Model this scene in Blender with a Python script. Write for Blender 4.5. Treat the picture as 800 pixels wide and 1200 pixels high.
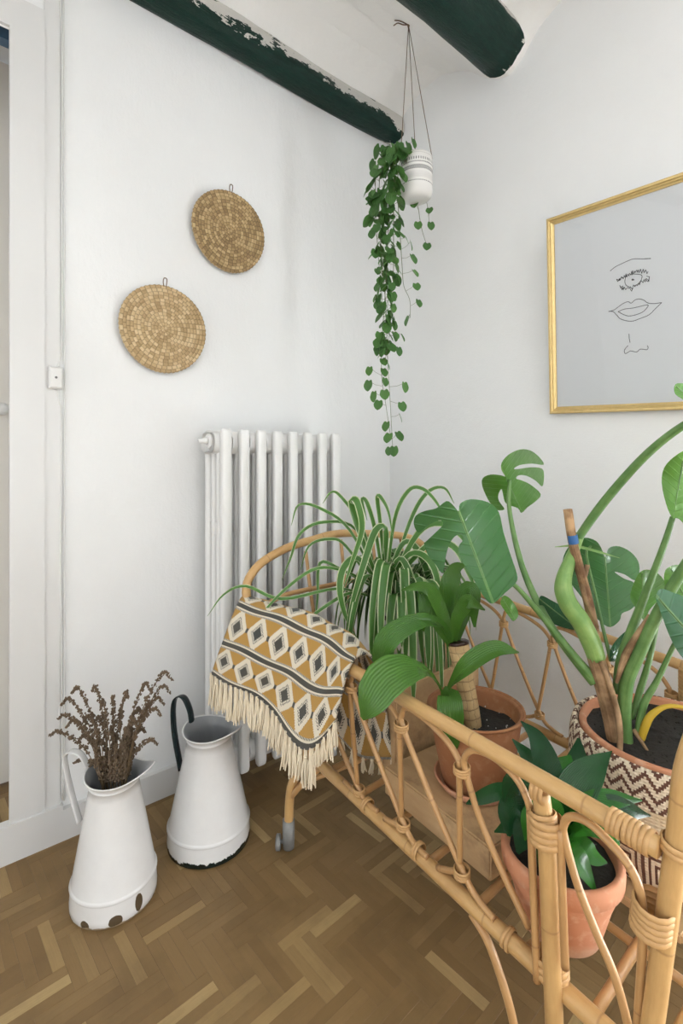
import bpy, bmesh, math, random
from mathutils import Vector, Matrix
from mathutils.geometry import delaunay_2d_cdt
random.seed(7)
for o in list(bpy.data.objects): bpy.data.objects.remove(o)
SC = bpy.context.scene
COL = SC.collection

# ------------------------------------------------------------------ camera
FPX, PCX, HOR, CAMH = 588.0, 400.0, 540.0, 1.25
RT = Vector((.635, .772, 0)).normalized()
FW = Vector((-RT.y, RT.x, 0))
CAM = Vector((1.854, -1.872, CAMH))
cd = bpy.data.cameras.new('camera'); cam = bpy.data.objects.new('camera', cd); COL.objects.link(cam)
cam.location = CAM
cam.rotation_euler = FW.to_track_quat('-Z', 'Y').to_euler()
cd.sensor_fit = 'VERTICAL'; cd.sensor_height = 36; cd.sensor_width = 24
cd.lens = 36 * FPX / 1200.0
cd.shift_y = (HOR - 600.0) / 1200.0
cd.clip_start = .02
SC.camera = cam
# ------------------------------------------------------------------ light
w = bpy.data.worlds.new('World'); SC.world = w; w.use_nodes = True
w.node_tree.nodes['Background'].inputs[0].default_value = (.86, .93, 1, 1)
w.node_tree.nodes['Background'].inputs[1].default_value = 1.0
def area(name, loc, rot, sx, sy, power, col):
    l = bpy.data.lights.new(name, 'AREA'); l.shape = 'RECTANGLE'; l.size = sx; l.size_y = sy
    l.energy = power; l.color = col
    o = bpy.data.objects.new(name, l); COL.objects.link(o); o.location = loc; o.rotation_euler = rot
    return o
# daylight outside the right-wall window, plus an added fill lamp at the rear
area('window_daylight', (2.75, .45, 1.30), (math.radians(-114), 0, 0), 1.7, 2.3, 615, (.925, .968, 1))
area('rear_fill_light', (2.1, -4.7, 1.45), (math.radians(90), 0, 0), 1.8, 2.0, 14, (.925, .968, 1))  # unseen rear lamp, added as weak fill
vs = SC.view_settings
vs.view_transform = 'Standard'; vs.look = 'None'; vs.gamma = 1; vs.use_curve_mapping = False
vs.exposure = 0.0

# ------------------------------------------------------------------ pixel -> world
def ray(px, py):
    return RT * ((px - PCX) / FPX) + FW + Vector((0, 0, (HOR - py) / FPX))
def D(px, py, d): return CAM + ray(px, py) * d
def Zp(px, py, z):
    r = ray(px, py); return CAM + r * ((z - CAMH) / r.z)
def Xp(px, py, x):
    r = ray(px, py); return CAM + r * ((x - CAM.x) / r.x)
def Yp(px, py, y):
    r = ray(px, py); return CAM + r * ((y - CAM.y) / r.y)
def Pl(px, py, p0, n):
    r = ray(px, py); return CAM + r * ((p0 - CAM).dot(n) / r.dot(n))

# ------------------------------------------------------------------ node helpers
class NB:
    """tiny expression builder for material node trees"""
    def __init__(s, name):
        s.m = bpy.data.materials.new(name); s.m.use_nodes = True
        s.t = s.m.node_tree; s.n = s.t.nodes; s.l = s.t.links
        s.b = s.n['Principled BSDF']; s.out = s.n['Material Output']
    def node(s, k, **kw):
        nd = s.n.new(k)
        for a, v in kw.items(): setattr(nd, a, v)
        return nd
    def put(s, sock, v):
        if isinstance(v, Ex): v = v.s
        if hasattr(v, 'links'): s.l.new(v, sock)
        elif isinstance(v, (tuple, list)) and len(v) == 3 and sock.type == 'RGBA': sock.default_value = (*v, 1)
        else: sock.default_value = v
    def math(s, op, a, b=None, c=None):
        nd = s.node('ShaderNodeMath', operation=op)
        for i, v in enumerate((a, b, c)):
            if v is not None: s.put(nd.inputs[i], v)
        return Ex(s, nd.outputs[0])
    def coord(s, kind='Object'):
        nd = s.node('ShaderNodeTexCoord'); sp = s.node('ShaderNodeSeparateXYZ')
        s.l.new(nd.outputs[kind], sp.inputs[0])
        return nd.outputs[kind], Ex(s, sp.outputs[0]), Ex(s, sp.outputs[1]), Ex(s, sp.outputs[2])
    def scaled(s, vec, sc):
        nd = s.node('ShaderNodeMapping'); s.l.new(vec, nd.inputs[0]); nd.inputs['Scale'].default_value = sc
        return nd.outputs[0]
    def noise(s, vec, scale, detail=3, rough=.55):
        nd = s.node('ShaderNodeTexNoise')
        if vec is not None: s.l.new(vec, nd.inputs['Vector'])
        nd.inputs['Scale'].default_value = scale; nd.inputs['Detail'].default_value = detail
        nd.inputs['Roughness'].default_value = rough
        return Ex(s, nd.outputs[0])
    def ramp(s, f, stops):
        nd = s.node('ShaderNodeValToRGB'); s.put(nd.inputs[0], f)
        e = nd.color_ramp.elements
        while len(e) < len(stops): e.new(.5)
        for i, (p, c) in enumerate(stops): e[i].position = p; e[i].color = (*c, 1)
        return nd.outputs[0]
    def mix(s, f, a, b):
        nd = s.node('ShaderNodeMix', data_type='RGBA')
        s.put(nd.inputs[0], f); s.put(nd.inputs[6], a); s.put(nd.inputs[7], b)
        return nd.outputs[2]
    def bump(s, h, strength=.3, dist=.002):
        nd = s.node('ShaderNodeBump'); s.put(nd.inputs['Height'], h)
        nd.inputs['Strength'].default_value = strength; nd.inputs['Distance'].default_value = dist
        s.l.new(nd.outputs[0], s.b.inputs['Normal'])
    def fin(s, col=None, rough=.5, metal=0., **kw):
        if col is not None: s.put(s.b.inputs['Base Color'], col)
        s.put(s.b.inputs['Roughness'], rough); s.b.inputs['Metallic'].default_value = metal
        for k, v in kw.items(): s.put(s.b.inputs[k.replace('_', ' ')], v)
        return s.m
class Ex:
    def __init__(e, nb, s): e.nb = nb; e.s = s
    def __add__(e, o): return e.nb.math('ADD', e, o)
    def __radd__(e, o): return e.nb.math('ADD', o, e)
    def __sub__(e, o): return e.nb.math('SUBTRACT', e, o)
    def __rsub__(e, o): return e.nb.math('SUBTRACT', o, e)
    def __mul__(e, o): return e.nb.math('MULTIPLY', e, o)
    def __rmul__(e, o): return e.nb.math('MULTIPLY', o, e)
    def __truediv__(e, o): return e.nb.math('DIVIDE', e, o)
    def abs(e): return e.nb.math('ABSOLUTE', e)
    def fract(e): return e.nb.math('FRACT', e)
    def lt(e, o): return e.nb.math('LESS_THAN', e, o)
    def gt(e, o): return e.nb.math('GREATER_THAN', e, o)
    def max(e, o): return e.nb.math('MAXIMUM', e, o)
    def min(e, o): return e.nb.math('MINIMUM', e, o)
    def tri(e): return (e.fract() - .5).abs() * 2.0        # 1 at integers, 0 halfway

def hexc(r, g, b):
    f = lambda c: (c / 255 / 12.92) if c / 255 <= .04045 else ((c / 255 + .055) / 1.055) ** 2.4
    return (f(r), f(g), f(b))
M = {}
def plaster(name, col, bump=.35):
    b = NB(name); v, x, y, z = b.coord()
    n1 = b.noise(b.scaled(v, (1, 1, .45)), 26, 5, .6); n2 = b.noise(v, 5, 3)
    n3 = b.noise(b.scaled(v, (1, 1, 1.6)), 95, 3)
    b.bump(n1 * .7 + n2 * 1.4 + n3 * .22, bump, .008)
    c = b.mix(n2, tuple(k * .975 for k in col), tuple(min(1, k * 1.02) for k in col))
    return b.fin(c, .75)
M['wall'] = plaster('white plaster', (.88, .882, .878))
M['ceil'] = plaster('ceiling plaster', (.93, .92, .90), .5)
def paint(name, col, rough=.4, bump=.12):
    b = NB(name); v, x, y, z = b.coord()
    n = b.noise(b.scaled(v, (1, 1, .2)), 30, 4); n2 = b.noise(v, 4, 3)
    b.bump(n, bump, .003)
    return b.fin(b.mix(n2, tuple(k * .96 for k in col), col), rough)
M['white_paint'] = paint('white gloss paint', (.76, .752, .74), .38)
M['cream_paint'] = paint('cream door paint', (.84, .8, .74), .5)
M['blue_paint'] = paint('blue paint', (.06, .13, .22), .5)
M['rad'] = paint('radiator enamel', (.86, .855, .84), .42, .25)
def _beam():
    b = NB('dark green beam'); v, x, y, z = b.coord()
    n = b.noise(b.scaled(v, (6, 1, 6)), 14, 6, .7); n2 = b.noise(b.scaled(v, (1, .4, 1)), 30, 4, .7)
    c = b.ramp(n, [(.3, (.002, .016, .011)), (.7, (.005, .034, .024))])
    at = b.node('ShaderNodeAttribute', attribute_name='wear'); wr = Ex(b, at.outputs['Fac'])
    chip = (n2 + wr * .42).gt(.80)
    c = b.mix(chip, c, (.62, .6, .56)); b.bump(n + n2, .6, .006)
    return b.fin(c, .42, Specular_IOR_Level=.25)
M['beam'] = _beam()
def _parquet():
    b = NB('oak parquet'); oi = b.node('ShaderNodeObjectInfo'); ge = b.node('ShaderNodeNewGeometry')
    v, x, y, z = b.coord('UV')
    f = (Ex(b, oi.outputs['Random']) + Ex(b, ge.outputs['Random Per Island'])).fract()
    base = b.ramp(f, [(0, hexc(130, 103, 66)), (.3, hexc(138, 110, 71)), (.7, hexc(144, 116, 76)), (.86, hexc(154, 126, 84)), (.94, hexc(176, 147, 100)), (1, hexc(196, 168, 118))])
    off = b.node('ShaderNodeVectorMath', operation='ADD'); b.l.new(v, off.inputs[0])
    cmb = b.node('ShaderNodeCombineXYZ'); b.put(cmb.inputs[0], f * 37.); b.put(cmb.inputs[1], f * 91.); b.l.new(cmb.outputs[0], off.inputs[1])
    g = b.noise(b.scaled(off.outputs[0], (14, 260, 1)), 1, 5, .65)
    gn, _, _, _ = b.coord('Object')
    pos = ge.outputs['Position']
    dirt = b.noise(pos, 7, 5, .6); scr = b.noise(b.scaled(pos, (3, 40, 1)), 6, 2)
    c = b.mix(g * .55, base, tuple(k * .7 for k in hexc(136, 108, 72)))
    c = b.mix((dirt - .45).max(0.) * 1.3, c, hexc(92, 74, 50))
    b.bump(g + scr * .3, .15, .0008)
    return b.fin(c, .36 + dirt * .28, Specular_IOR_Level=.35)
M['parquet'] = _parquet()
def flat(name, col, rough=.5, metal=0., nscale=20, var=.12, bump=0., **kw):
    b = NB(name); v, x, y, z = b.coord(); n = b.noise(v, nscale, 4)
    c = b.mix(n, tuple(k * (1 - var) for k in col), tuple(min(1, k * (1 + var)) for k in col))
    if bump: b.bump(n, bump, .003)
    return b.fin(c, rough, metal, **kw)
M['joint'] = flat('dark joint', (.03, .02, .012), .9)
M['gold'] = flat('brushed gold', hexc(222, 194, 134), .36, .6, 60, .15)
M['ink'] = flat('black ink', (.02, .02, .022), .8)
M['paper'] = flat('white paper', (.94, .95, .955), .8, var=.01)
M['plastic'] = flat('white plastic', (.8, .79, .77), .4, var=.02)
M['black_enamel'] = flat('black green enamel', (.008, .02, .022), .22)
M['grey_metal'] = flat('grey metal', (.24, .24, .235), .5, .3, 60, .2)
def terra(name, c1, c2, c3, lo):
    b = NB(name); v, x, y, z = b.coord(); n = b.noise(v, 9, 5, .6); n2 = b.noise(v, 45, 4)
    c = b.mix(n, c1, c2); c = b.mix((n2 - .52).max(0.) * 2.2, c, c3)
    c = b.mix(((.03 - z + (n - .5) * .05) * 30.).max(0.).min(1.) * lo, c, c3)
    b.bump(n2, .2, .002); return b.fin(c, .82)
M['terracotta'] = terra('terracotta', hexc(206, 146, 112), hexc(190, 124, 88), hexc(222, 186, 158), .7)
M['terracotta_dark'] = terra('brown terracotta', hexc(170, 116, 78), hexc(146, 94, 60), hexc(190, 146, 106), .2)
M['soil'] = flat('potting soil', (.022, .019, .016), .95, 0, 120, .8, 1.)
def _rawwood():
    b = NB('raw pale wood'); v, x, y, z = b.coord(); n = b.noise(b.scaled(v, (2, 9, 9)), 6, 5, .6); n2 = b.noise(v, 7, 5, .7)
    c = b.mix(n, hexc(206, 174, 132), hexc(178, 142, 100)); c = b.mix(((n2 - .54) * 5.).max(0.).min(1.) * .7, c, hexc(116, 88, 60))
    b.bump(n + n2, .3, .003); return b.fin(c, .8)
M['raw_wood'] = _rawwood()
M['cord'] = flat('brown cord', hexc(120, 98, 80), .9)
M['fringe'] = flat('cream cotton fringe', hexc(236, 222, 196), .95, 0, 90, .08)
M['pith'] = flat('grey sacking', hexc(168, 152, 124), .9, 0, 60, .14, .4)
M['white_pot'] = flat('white glazed pot', (.75, .74, .72), .35, var=.03)
def _glass():
    b = NB('picture glass'); t = b.t
    tr = b.node('ShaderNodeBsdfTransparent'); gl = b.node('ShaderNodeBsdfGlossy'); gl.inputs['Roughness'].default_value = .02
    fr = b.node('ShaderNodeFresnel'); fr.inputs[0].default_value = 1.5
    mx = b.node('ShaderNodeMixShader'); b.l.new(fr.outputs[0], mx.inputs[0]); b.l.new(tr.outputs[0], mx.inputs[1]); b.l.new(gl.outputs[0], mx.inputs[2])
    b.l.new(mx.outputs[0], b.out.inputs[0]); return b.m
M['glass'] = _glass()
def _rattan(name, c1, c2, dark):
    b = NB(name); v, x, y, z = b.coord('UV')
    n = b.noise(b.scaled(v, (6, 9, 1)), 3, 4, .6); s = b.noise(b.scaled(v, (40, 3, 1)), 2, 3)
    ov, _, _, _ = b.coord(); blot = b.noise(ov, 9, 3)
    node = ((y * 4.3 + x * 0.0).tri() - .975).max(0.) * 40.
    c = b.mix(n, c1, c2); c = b.mix((blot - .5).max(0.) * 1.6, c, dark); c = b.mix(node * .55, c, dark)
    b.bump(s + node * -1.5, .25, .0015)
    return b.fin(c, .36, Coat_Weight=.25, Coat_Roughness=.3)
M['rattan'] = _rattan('golden rattan', hexc(214, 176, 120), hexc(192, 148, 92), hexc(150, 106, 62))
M['cane'] = _rattan('thin rattan cane', hexc(206, 164, 112), hexc(182, 136, 86), hexc(140, 96, 58))
M['binding'] = flat('rattan binding', hexc(200, 158, 106), .5, 0, 70, .2, .4)
def _leaf(name, mid, dark, light, rib=None, rough=.32, trans=.25, streak=14, veins=False):
    """uv.x across (0..1, .5 = midrib), uv.y along"""
    b = NB(name); v, x, y, z = b.coord('UV'); oi = b.node('ShaderNodeObjectInfo'); rnd = Ex(b, oi.outputs['Random'])
    ov, _, _, _ = b.coord(); n = b.noise(ov, 16, 3)
    c = b.mix(n, dark, mid); c = b.mix(rnd * .45, c, light)
    if veins:
        st = ((y * 8.).tri() - .80).max(0.) * 5.; c = b.mix(st * .28, c, light)
    else:
        st = (x * float(streak)).tri(); c = b.mix(st * .25, c, dark)
    if rib:
        f = ((x - .5).abs()).lt(.012); c = b.mix(f * .7, c, rib)
    b.bump(st * -.8 + n * 2., .55, .003)
    b.fin(c, rough, Specular_IOR_Level=.5)
    tl = b.node('ShaderNodeBsdfTranslucent'); b.put(tl.inputs[0], b.mix(.5, c, light))
    mx = b.node('ShaderNodeMixShader'); mx.inputs[0].default_value = trans
    b.l.new(b.b.outputs[0], mx.inputs[1]); b.l.new(tl.outputs[0], mx.inputs[2]); b.l.new(mx.outputs[0], b.out.inputs[0])
    return b.m
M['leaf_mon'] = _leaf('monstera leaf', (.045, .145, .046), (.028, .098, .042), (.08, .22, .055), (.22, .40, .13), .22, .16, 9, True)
M['leaf_mon_lt'] = _leaf('light green monstera leaf', (.11, .28, .05), (.07, .2, .035), (.18, .38, .07), (.3, .5, .15), .28, .35, 9, True)  # lighter green variant of the monstera leaf
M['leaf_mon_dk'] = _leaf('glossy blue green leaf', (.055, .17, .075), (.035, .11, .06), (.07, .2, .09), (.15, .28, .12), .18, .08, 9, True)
M['leaf_drac'] = _leaf('broad green leaf', (.065, .19, .022), (.04, .12, .016), (.11, .26, .035), None, .25, .15, 12)
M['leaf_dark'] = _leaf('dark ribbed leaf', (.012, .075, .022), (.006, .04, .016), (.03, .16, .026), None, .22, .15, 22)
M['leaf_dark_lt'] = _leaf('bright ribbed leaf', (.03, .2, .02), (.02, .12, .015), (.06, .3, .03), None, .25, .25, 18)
M['leaf_string'] = _leaf('small heart leaf', (.08, .22, .045), (.035, .11, .035), (.16, .36, .07), None, .35, .25, 6)
M['leaf_yellow'] = flat('yellowed stalk', (.55, .36, .03), .5)
def _spider():
    b = NB('variegated spider leaf'); v, x, y, z = b.coord('UV'); oi = b.node('ShaderNodeObjectInfo')
    e = (x - .5).abs()
    ov, _, _, _ = b.coord(); n = b.noise(b.scaled(v, (30, 2, 1)), 1, 3)
    g = b.mix(n, (.055, .17, .03), (.11, .27, .05)); g = b.mix(Ex(b, oi.outputs['Random']) * .4, g, (.05, .14, .03))
    c = b.mix(e.gt(.385), g, (.62, .68, .42))
    b.fin(c, .4)
    tl = b.node('ShaderNodeBsdfTranslucent'); b.put(tl.inputs[0], c)
    mx = b.node('ShaderNodeMixShader'); mx.inputs[0].default_value = .25
    b.l.new(b.b.outputs[0], mx.inputs[1]); b.l.new(tl.outputs[0], mx.inputs[2]); b.l.new(mx.outputs[0], b.out.inputs[0])
    return b.m
M['leaf_spider'] = _spider()
def _stem(name, c1, c2, rough=.4):
    b = NB(name); v, x, y, z = b.coord('UV'); ov, _, _, _ = b.coord()
    n = b.noise(ov, 22, 4); s = b.noise(b.scaled(v, (12, 2, 1)), 2, 3)
    b.bump(s, .3, .002)
    return b.fin(b.mix(((n - .36) * 3.4 + (s - .5) * 1.2).max(0.).min(1.), c1, c2), rough)
M['petiole'] = _stem('green petiole', (.085, .19, .05), (.16, .29, .09))
M['sheath'] = _stem('pale green sheath', (.15, .29, .07), (.26, .4, .12))
M['bark'] = _stem('brown stalk', hexc(112, 86, 58), hexc(178, 146, 110), .8)
M['stake'] = _stem('bark stake', hexc(104, 74, 48), hexc(192, 156, 116), .85)
M['tape'] = flat('blue tape', (.03, .13, .35), .4)
M['vine'] = _stem('thin vine', (.12, .16, .06), (.2, .2, .1))
def _cane():
    b = NB('dracaena cane'); v, x, y, z = b.coord('UV'); ov, _, _, _ = b.coord()
    n = b.noise(ov, 40, 4); ring = ((y * 42. + n * .5).tri() - .78).max(0.) * 4.; cr = ((x * 9. + n * 1.2).tri() - .86).max(0.) * 6.
    c = b.mix(n, hexc(205, 178, 132), hexc(170, 138, 92)); c = b.mix(ring.max(cr).min(1.) * .75, c, hexc(92, 66, 40))
    b.bump(n - ring, .4, .002); return b.fin(c, .8)
M['drac_cane'] = _cane()
M['wax'] = flat('dark wax', (.03, .012, .008), .25)
M['dry'] = flat('dried flower', hexc(108, 91, 73), .95, 0, 60, .45, .5)
M['dry_stem'] = flat('dried stalk', hexc(120, 100, 74), .9, 0, 60, .2)
def _seagrass(name, c1, c2, c3):
    """uv = (stitch number, ring number): each stitch of each coil has its own tone, with shadowy gaps between"""
    b = NB(name); v, x, y, z = b.coord('UV')
    fl_ = b.node('ShaderNodeVectorMath', operation='FLOOR'); b.l.new(v, fl_.inputs[0])
    wn = b.node('ShaderNodeTexWhiteNoise', noise_dimensions='2D'); b.l.new(fl_.outputs[0], wn.inputs['Vector'])
    f = Ex(b, wn.outputs['Value']); n = b.noise(b.scaled(v, (9, 2, 1)), 1, 3)
    c = b.ramp(f * .5 + n * .5, [(.15, c1), (.5, c2), (.85, c3)])
    gap = (((x.fract() - .5).abs() - .36) * 7.).max(0.).max((((y.fract() - .5).abs() - .40) * 10.).max(0.)).min(1.)
    c = b.mix(gap * .75, c, tuple(k * .45 for k in c1)); b.bump(n - gap, .5, .002)
    return b.fin(c, .8)
M['seagrass'] = _seagrass('seagrass', hexc(160, 132, 92), hexc(200, 172, 130), hexc(226, 204, 164))
M['seagrass_dk'] = _seagrass('browner seagrass', hexc(128, 104, 70), hexc(172, 144, 102), hexc(208, 182, 138))

# ------------------------------------------------------------------ mesh helpers
def offs(p):
    v = Vector((0, 0, 0))
    while p is not None: v = v + p.location; p = p.parent
    return v
def obj(name, vs_, fs, mat, parent=None, smooth=True, uv=None, origin=None, loopuv=None):
    """mesh object from world-space verts; origin = world location of the object"""
    me = bpy.data.meshes.new(name)
    base = offs(parent) if parent else Vector((0, 0, 0))
    org = Vector(origin) if origin is not None else base
    me.from_pydata([tuple(Vector(v) - org) for v in vs_], [], fs)
    if uv is not None:
        L = me.uv_layers.new(name='UVMap')
        for lp in me.loops: L.data[lp.index].uv = uv[lp.vertex_index]
    if loopuv is not None:
        L = me.uv_layers.new(name='UVMap')
        for i, q in enumerate(loopuv): L.data[i].uv = q
    if smooth: me.polygons.foreach_set('use_smooth', [True] * len(me.polygons))
    me.materials.append(M[mat] if isinstance(mat, str) else mat)
    me.update()
    o = bpy.data.objects.new(name, me); COL.objects.link(o)
    o.location = org - base
    if parent: o.parent = parent
    return o
def root(name, loc, label, cat, group=None):
    o = bpy.data.objects.new(name, None); COL.objects.link(o); o.location = loc; o.empty_display_size = .05
    return tag(o, label, cat, group)
def tag(o, label, cat, group=None):
    o['label'] = label; o['category'] = cat
    if group: o['group'] = group
    return o
def struct(o): o['kind'] = 'structure'; return o
class G:
    """geometry collector"""
    def __init__(s): s.v = []; s.f = []; s.uv = []
    def add(s, v, f, uv=None):
        k = len(s.v); s.v += [Vector(p) for p in v]; s.f += [tuple(i + k for i in q) for q in f]
        s.uv += uv if uv else [(0, 0)] * len(v); return s
    def box(s, a, b):
        x0, y0, z0 = a; x1, y1, z1 = b
        return s.add([(x0, y0, z0), (x1, y0, z0), (x1, y1, z0), (x0, y1, z0), (x0, y0, z1), (x1, y0, z1), (x1, y1, z1), (x0, y1, z1)],
                     [(0, 3, 2, 1), (4, 5, 6, 7), (0, 1, 5, 4), (1, 2, 6, 5), (2, 3, 7, 6), (3, 0, 4, 7)])
    def tube(s, pts, r, seg=8, cap=True, taper=None, flat=None):
        pts = [Vector(p) for p in pts]; n = len(pts)
        rs = r if isinstance(r, (list, tuple)) else [r] * n
        if len(rs) != n: rs = [lerp_list(rs, i / (n - 1)) for i in range(n)]
        t0 = (pts[1] - pts[0]).normalized()
        up = Vector((0, 0, 1)) if abs(t0.z) < .9 else Vector((1, 0, 0))
        nrm = (up - t0 * up.dot(t0)).normalized()
        V = []; U = []; ln = 0
        for i, p in enumerate(pts):
            t = (pts[min(i + 1, n - 1)] - pts[max(i - 1, 0)]).normalized()
            nrm = (nrm - t * nrm.dot(t)).normalized(); bn = t.cross(nrm)
            if i: ln += (p - pts[i - 1]).length
            for k in range(seg):
                a = 2 * math.pi * k / seg
                V.append(p + (nrm * math.cos(a) + bn * math.sin(a) * (flat or 1)) * rs[i]); U.append((k / seg, ln))
        Fc = [(i * seg + k, i * seg + (k + 1) % seg, (i + 1) * seg + (k + 1) % seg, (i + 1) * seg + k) for i in range(n - 1) for k in range(seg)]
        if cap: Fc += [tuple(reversed(range(seg))), tuple(range((n - 1) * seg, n * seg))]
        return s.add(V, Fc, U)
    def lathe(s, prof, c, seg=40, fn=None, cap0=False, cap1=False):
        c = Vector(c); V = []; U = []; n = len(prof)
        for i, (r, z) in enumerate(prof):
            for k in range(seg):
                a = 2 * math.pi * k / seg
                p = Vector((r * math.cos(a), r * math.sin(a), z))
                if fn: p = fn(p, a, i)
                V.append(c + p); U.append((k / seg, i / (n - 1)))
        Fc = [(i * seg + k, i * seg + (k + 1) % seg, (i + 1) * seg + (k + 1) % seg, (i + 1) * seg + k) for i in range(n - 1) for k in range(seg)]
        if cap0: Fc.append(tuple(reversed(range(seg))))
        if cap1: Fc.append(tuple(range((n - 1) * seg, n * seg)))
        return s.add(V, Fc, U)
    def make(s, name, mat, parent=None, smooth=True, origin=None):
        return obj(name, s.v, s.f, mat, parent, smooth, s.uv, origin)
def lerp_list(a, t):
    x = t * (len(a) - 1); i = min(int(x), len(a) - 2); return a[i] + (a[i + 1] - a[i]) * (x - i)
def smooth_list(a, t):
    x = t * (len(a) - 1); i = min(int(x), len(a) - 2); f = x - i
    p0 = a[max(i - 1, 0)]; p1 = a[i]; p2 = a[i + 1]; p3 = a[min(i + 2, len(a) - 1)] if i + 2 < len(a) else -a[i] * .6
    return .5 * (2 * p1 + (p2 - p0) * f + (2 * p0 - 5 * p1 + 4 * p2 - p3) * f * f + (3 * p1 - p0 - 3 * p2 + p3) * f ** 3)
def spline(P, sub=6):
    """Catmull-Rom through the points"""
    P = [Vector(p) for p in P]; out = []
    if len(P) < 3: return [P[0].lerp(P[1], i / sub) for i in range(sub + 1)]
    Q = [P[0] * 2 - P[1]] + P + [P[-1] * 2 - P[-2]]
    for i in range(1, len(Q) - 2):
        a, b, c, d = Q[i - 1:i + 3]
        for k in range(sub):
            t = k / sub
            out.append(.5 * ((2 * b) + (c - a) * t + (2 * a - 5 * b + 4 * c - d) * t * t + (3 * b - a - 3 * c + d) * t ** 3))
    out.append(P[-1]); return out
def ribbon(path, widths, hint, fold=.25, cols=4, wave=0.):
    """leaf blade along a path; hint = rough normal; returns G"""
    n = len(path); g = G(); V = []; U = []
    for i, p in enumerate(path):
        t = (path[min(i + 1, n - 1)] - path[max(i - 1, 0)]).normalized()
        sd = t.cross(hint)
        if sd.length < 1e-4: sd = t.cross(Vector((1, 0, .3)))
        sd.normalize(); nn = sd.cross(t)
        wd = max(.0006, smooth_list(widths, i / (n - 1)) * .5)
        for k in range(cols + 1):
            q = 2 * k / cols - 1
            V.append(p + sd * (wd * q) + nn * (wd * fold * abs(q) + wave * wd * math.sin(i * 1.3 + k * 2)))
            U.append((k / cols, i / (n - 1)))
    m = cols + 1
    g.add(V, [(i * m + k, i * m + k + 1, (i + 1) * m + k + 1, (i + 1) * m + k) for i in range(n - 1) for k in range(cols)], U)
    return g
def inpoly(p, poly):
    x, y = p; c = False; j = len(poly) - 1
    for i in range(len(poly)):
        xi, yi = poly[i]; xj, yj = poly[j]
        if (yi > y) != (yj > y) and x < (xj - xi) * (y - yi) / (yj - yi) + xi: c = not c
        j = i
    return c
def sheet(poly, holes, to3d, uvf, step, rnd=True):
    """fill a 2-D outline with an even triangle grid and map it to 3-D"""
    pts = []; edges = []
    for loop in [poly] + holes:
        k = len(pts); pts += loop; edges += [(k + i, k + (i + 1) % len(loop)) for i in range(len(loop))]
    x0 = min(p[0] for p in poly); x1 = max(p[0] for p in poly); y0 = min(p[1] for p in poly); y1 = max(p[1] for p in poly)
    y = y0 + step * .5; row = 0
    while y < y1:
        x = x0 + step * (.5 + .5 * (row % 2))
        while x < x1:
            if inpoly((x, y), poly) and not any(inpoly((x, y), h) for h in holes): pts.append((x, y))
            x += step
        y += step * .87; row += 1
    r = delaunay_2d_cdt([Vector(p) for p in pts], edges, [], 0, 1e-5)
    vv, ff = r[0], r[2]; F2 = []
    for f in ff:
        c = (sum(vv[i].x for i in f) / len(f), sum(vv[i].y for i in f) / len(f))
        if inpoly(c, poly) and not any(inpoly(c, h) for h in holes): F2.append(tuple(f))
    return [to3d(v.x, v.y) for v in vv], F2, [uvf(v.x, v.y) for v in vv]
def smooth2d(P, sub=3):
    n = len(P); out = []
    for i in range(n):
        a, b, c, d = (Vector(P[(i + k - 1) % n]) for k in range(4))
        for k in range(sub):
            t = k / sub
            q = .5 * ((2 * b) + (c - a) * t + (2 * a - 5 * b + 4 * c - d) * t * t + (3 * b - a - 3 * c + d) * t ** 3)
            out.append((q.x, q.y))
    return out

# ================================================================== ROOM
RX, RY, WX = 3.9, -4.6, -.02            # room size, plane of the left wall
CEILP = [(-.02, 2.915), (.0, 2.94), (.042, 2.985), (.131, 3.04), (.216, 3.066), (.326, 3.071), (.425, 3.036), (.491, 2.991), (.536, 2.947), (.579, 2.91), (.63, 2.875), (.682, 2.86), (.733, 2.885), (.782, 2.935), (.815, 2.968), (.861, 2.99), (.93, 3.02), (1.0, 3.04)]
def ceilz(x):
    if x > 1.0: return 3.04 - .14 * (.5 - .5 * math.cos((x - 1.0) / .62 * 2 * math.pi)) ** 2
    for (a, za), (b, zb) in zip(CEILP, CEILP[1:]):
        if a <= x <= b: return za + (zb - za) * (x - a) / (b - a)
    return CEILP[0][1]
# ceiling: shallow plaster vaults running from wall to wall
xs = sorted(set([p[0] for p in CEILP] + [i * .031 for i in range(126)])); ys = [-.0, -.02, -.04, -.06, -.08, -.1, -.12] + [-.15 + i * (RY + .15) / 33 for i in range(34)]
def CEILB(x): return 2.968 + .04 * min(1, abs(x - .668) / .2) ** 2 if .42 < x < .86 else 0
g = G(); V = []
for y in ys:
    for x in xs: V.append((x, y, ceilz(x) + max(0, CEILB(x) - ceilz(x)) * min(1, max(0, -y - .02) / .1) + .004 * math.sin(y * 5 + x * 9)))
n = len(xs)
g.add(V, [(j * n + i, (j + 1) * n + i, (j + 1) * n + i + 1, j * n + i + 1) for j in range(40) for i in range(n - 1)])
struct(g.make('ceiling', 'ceil'))
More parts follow.
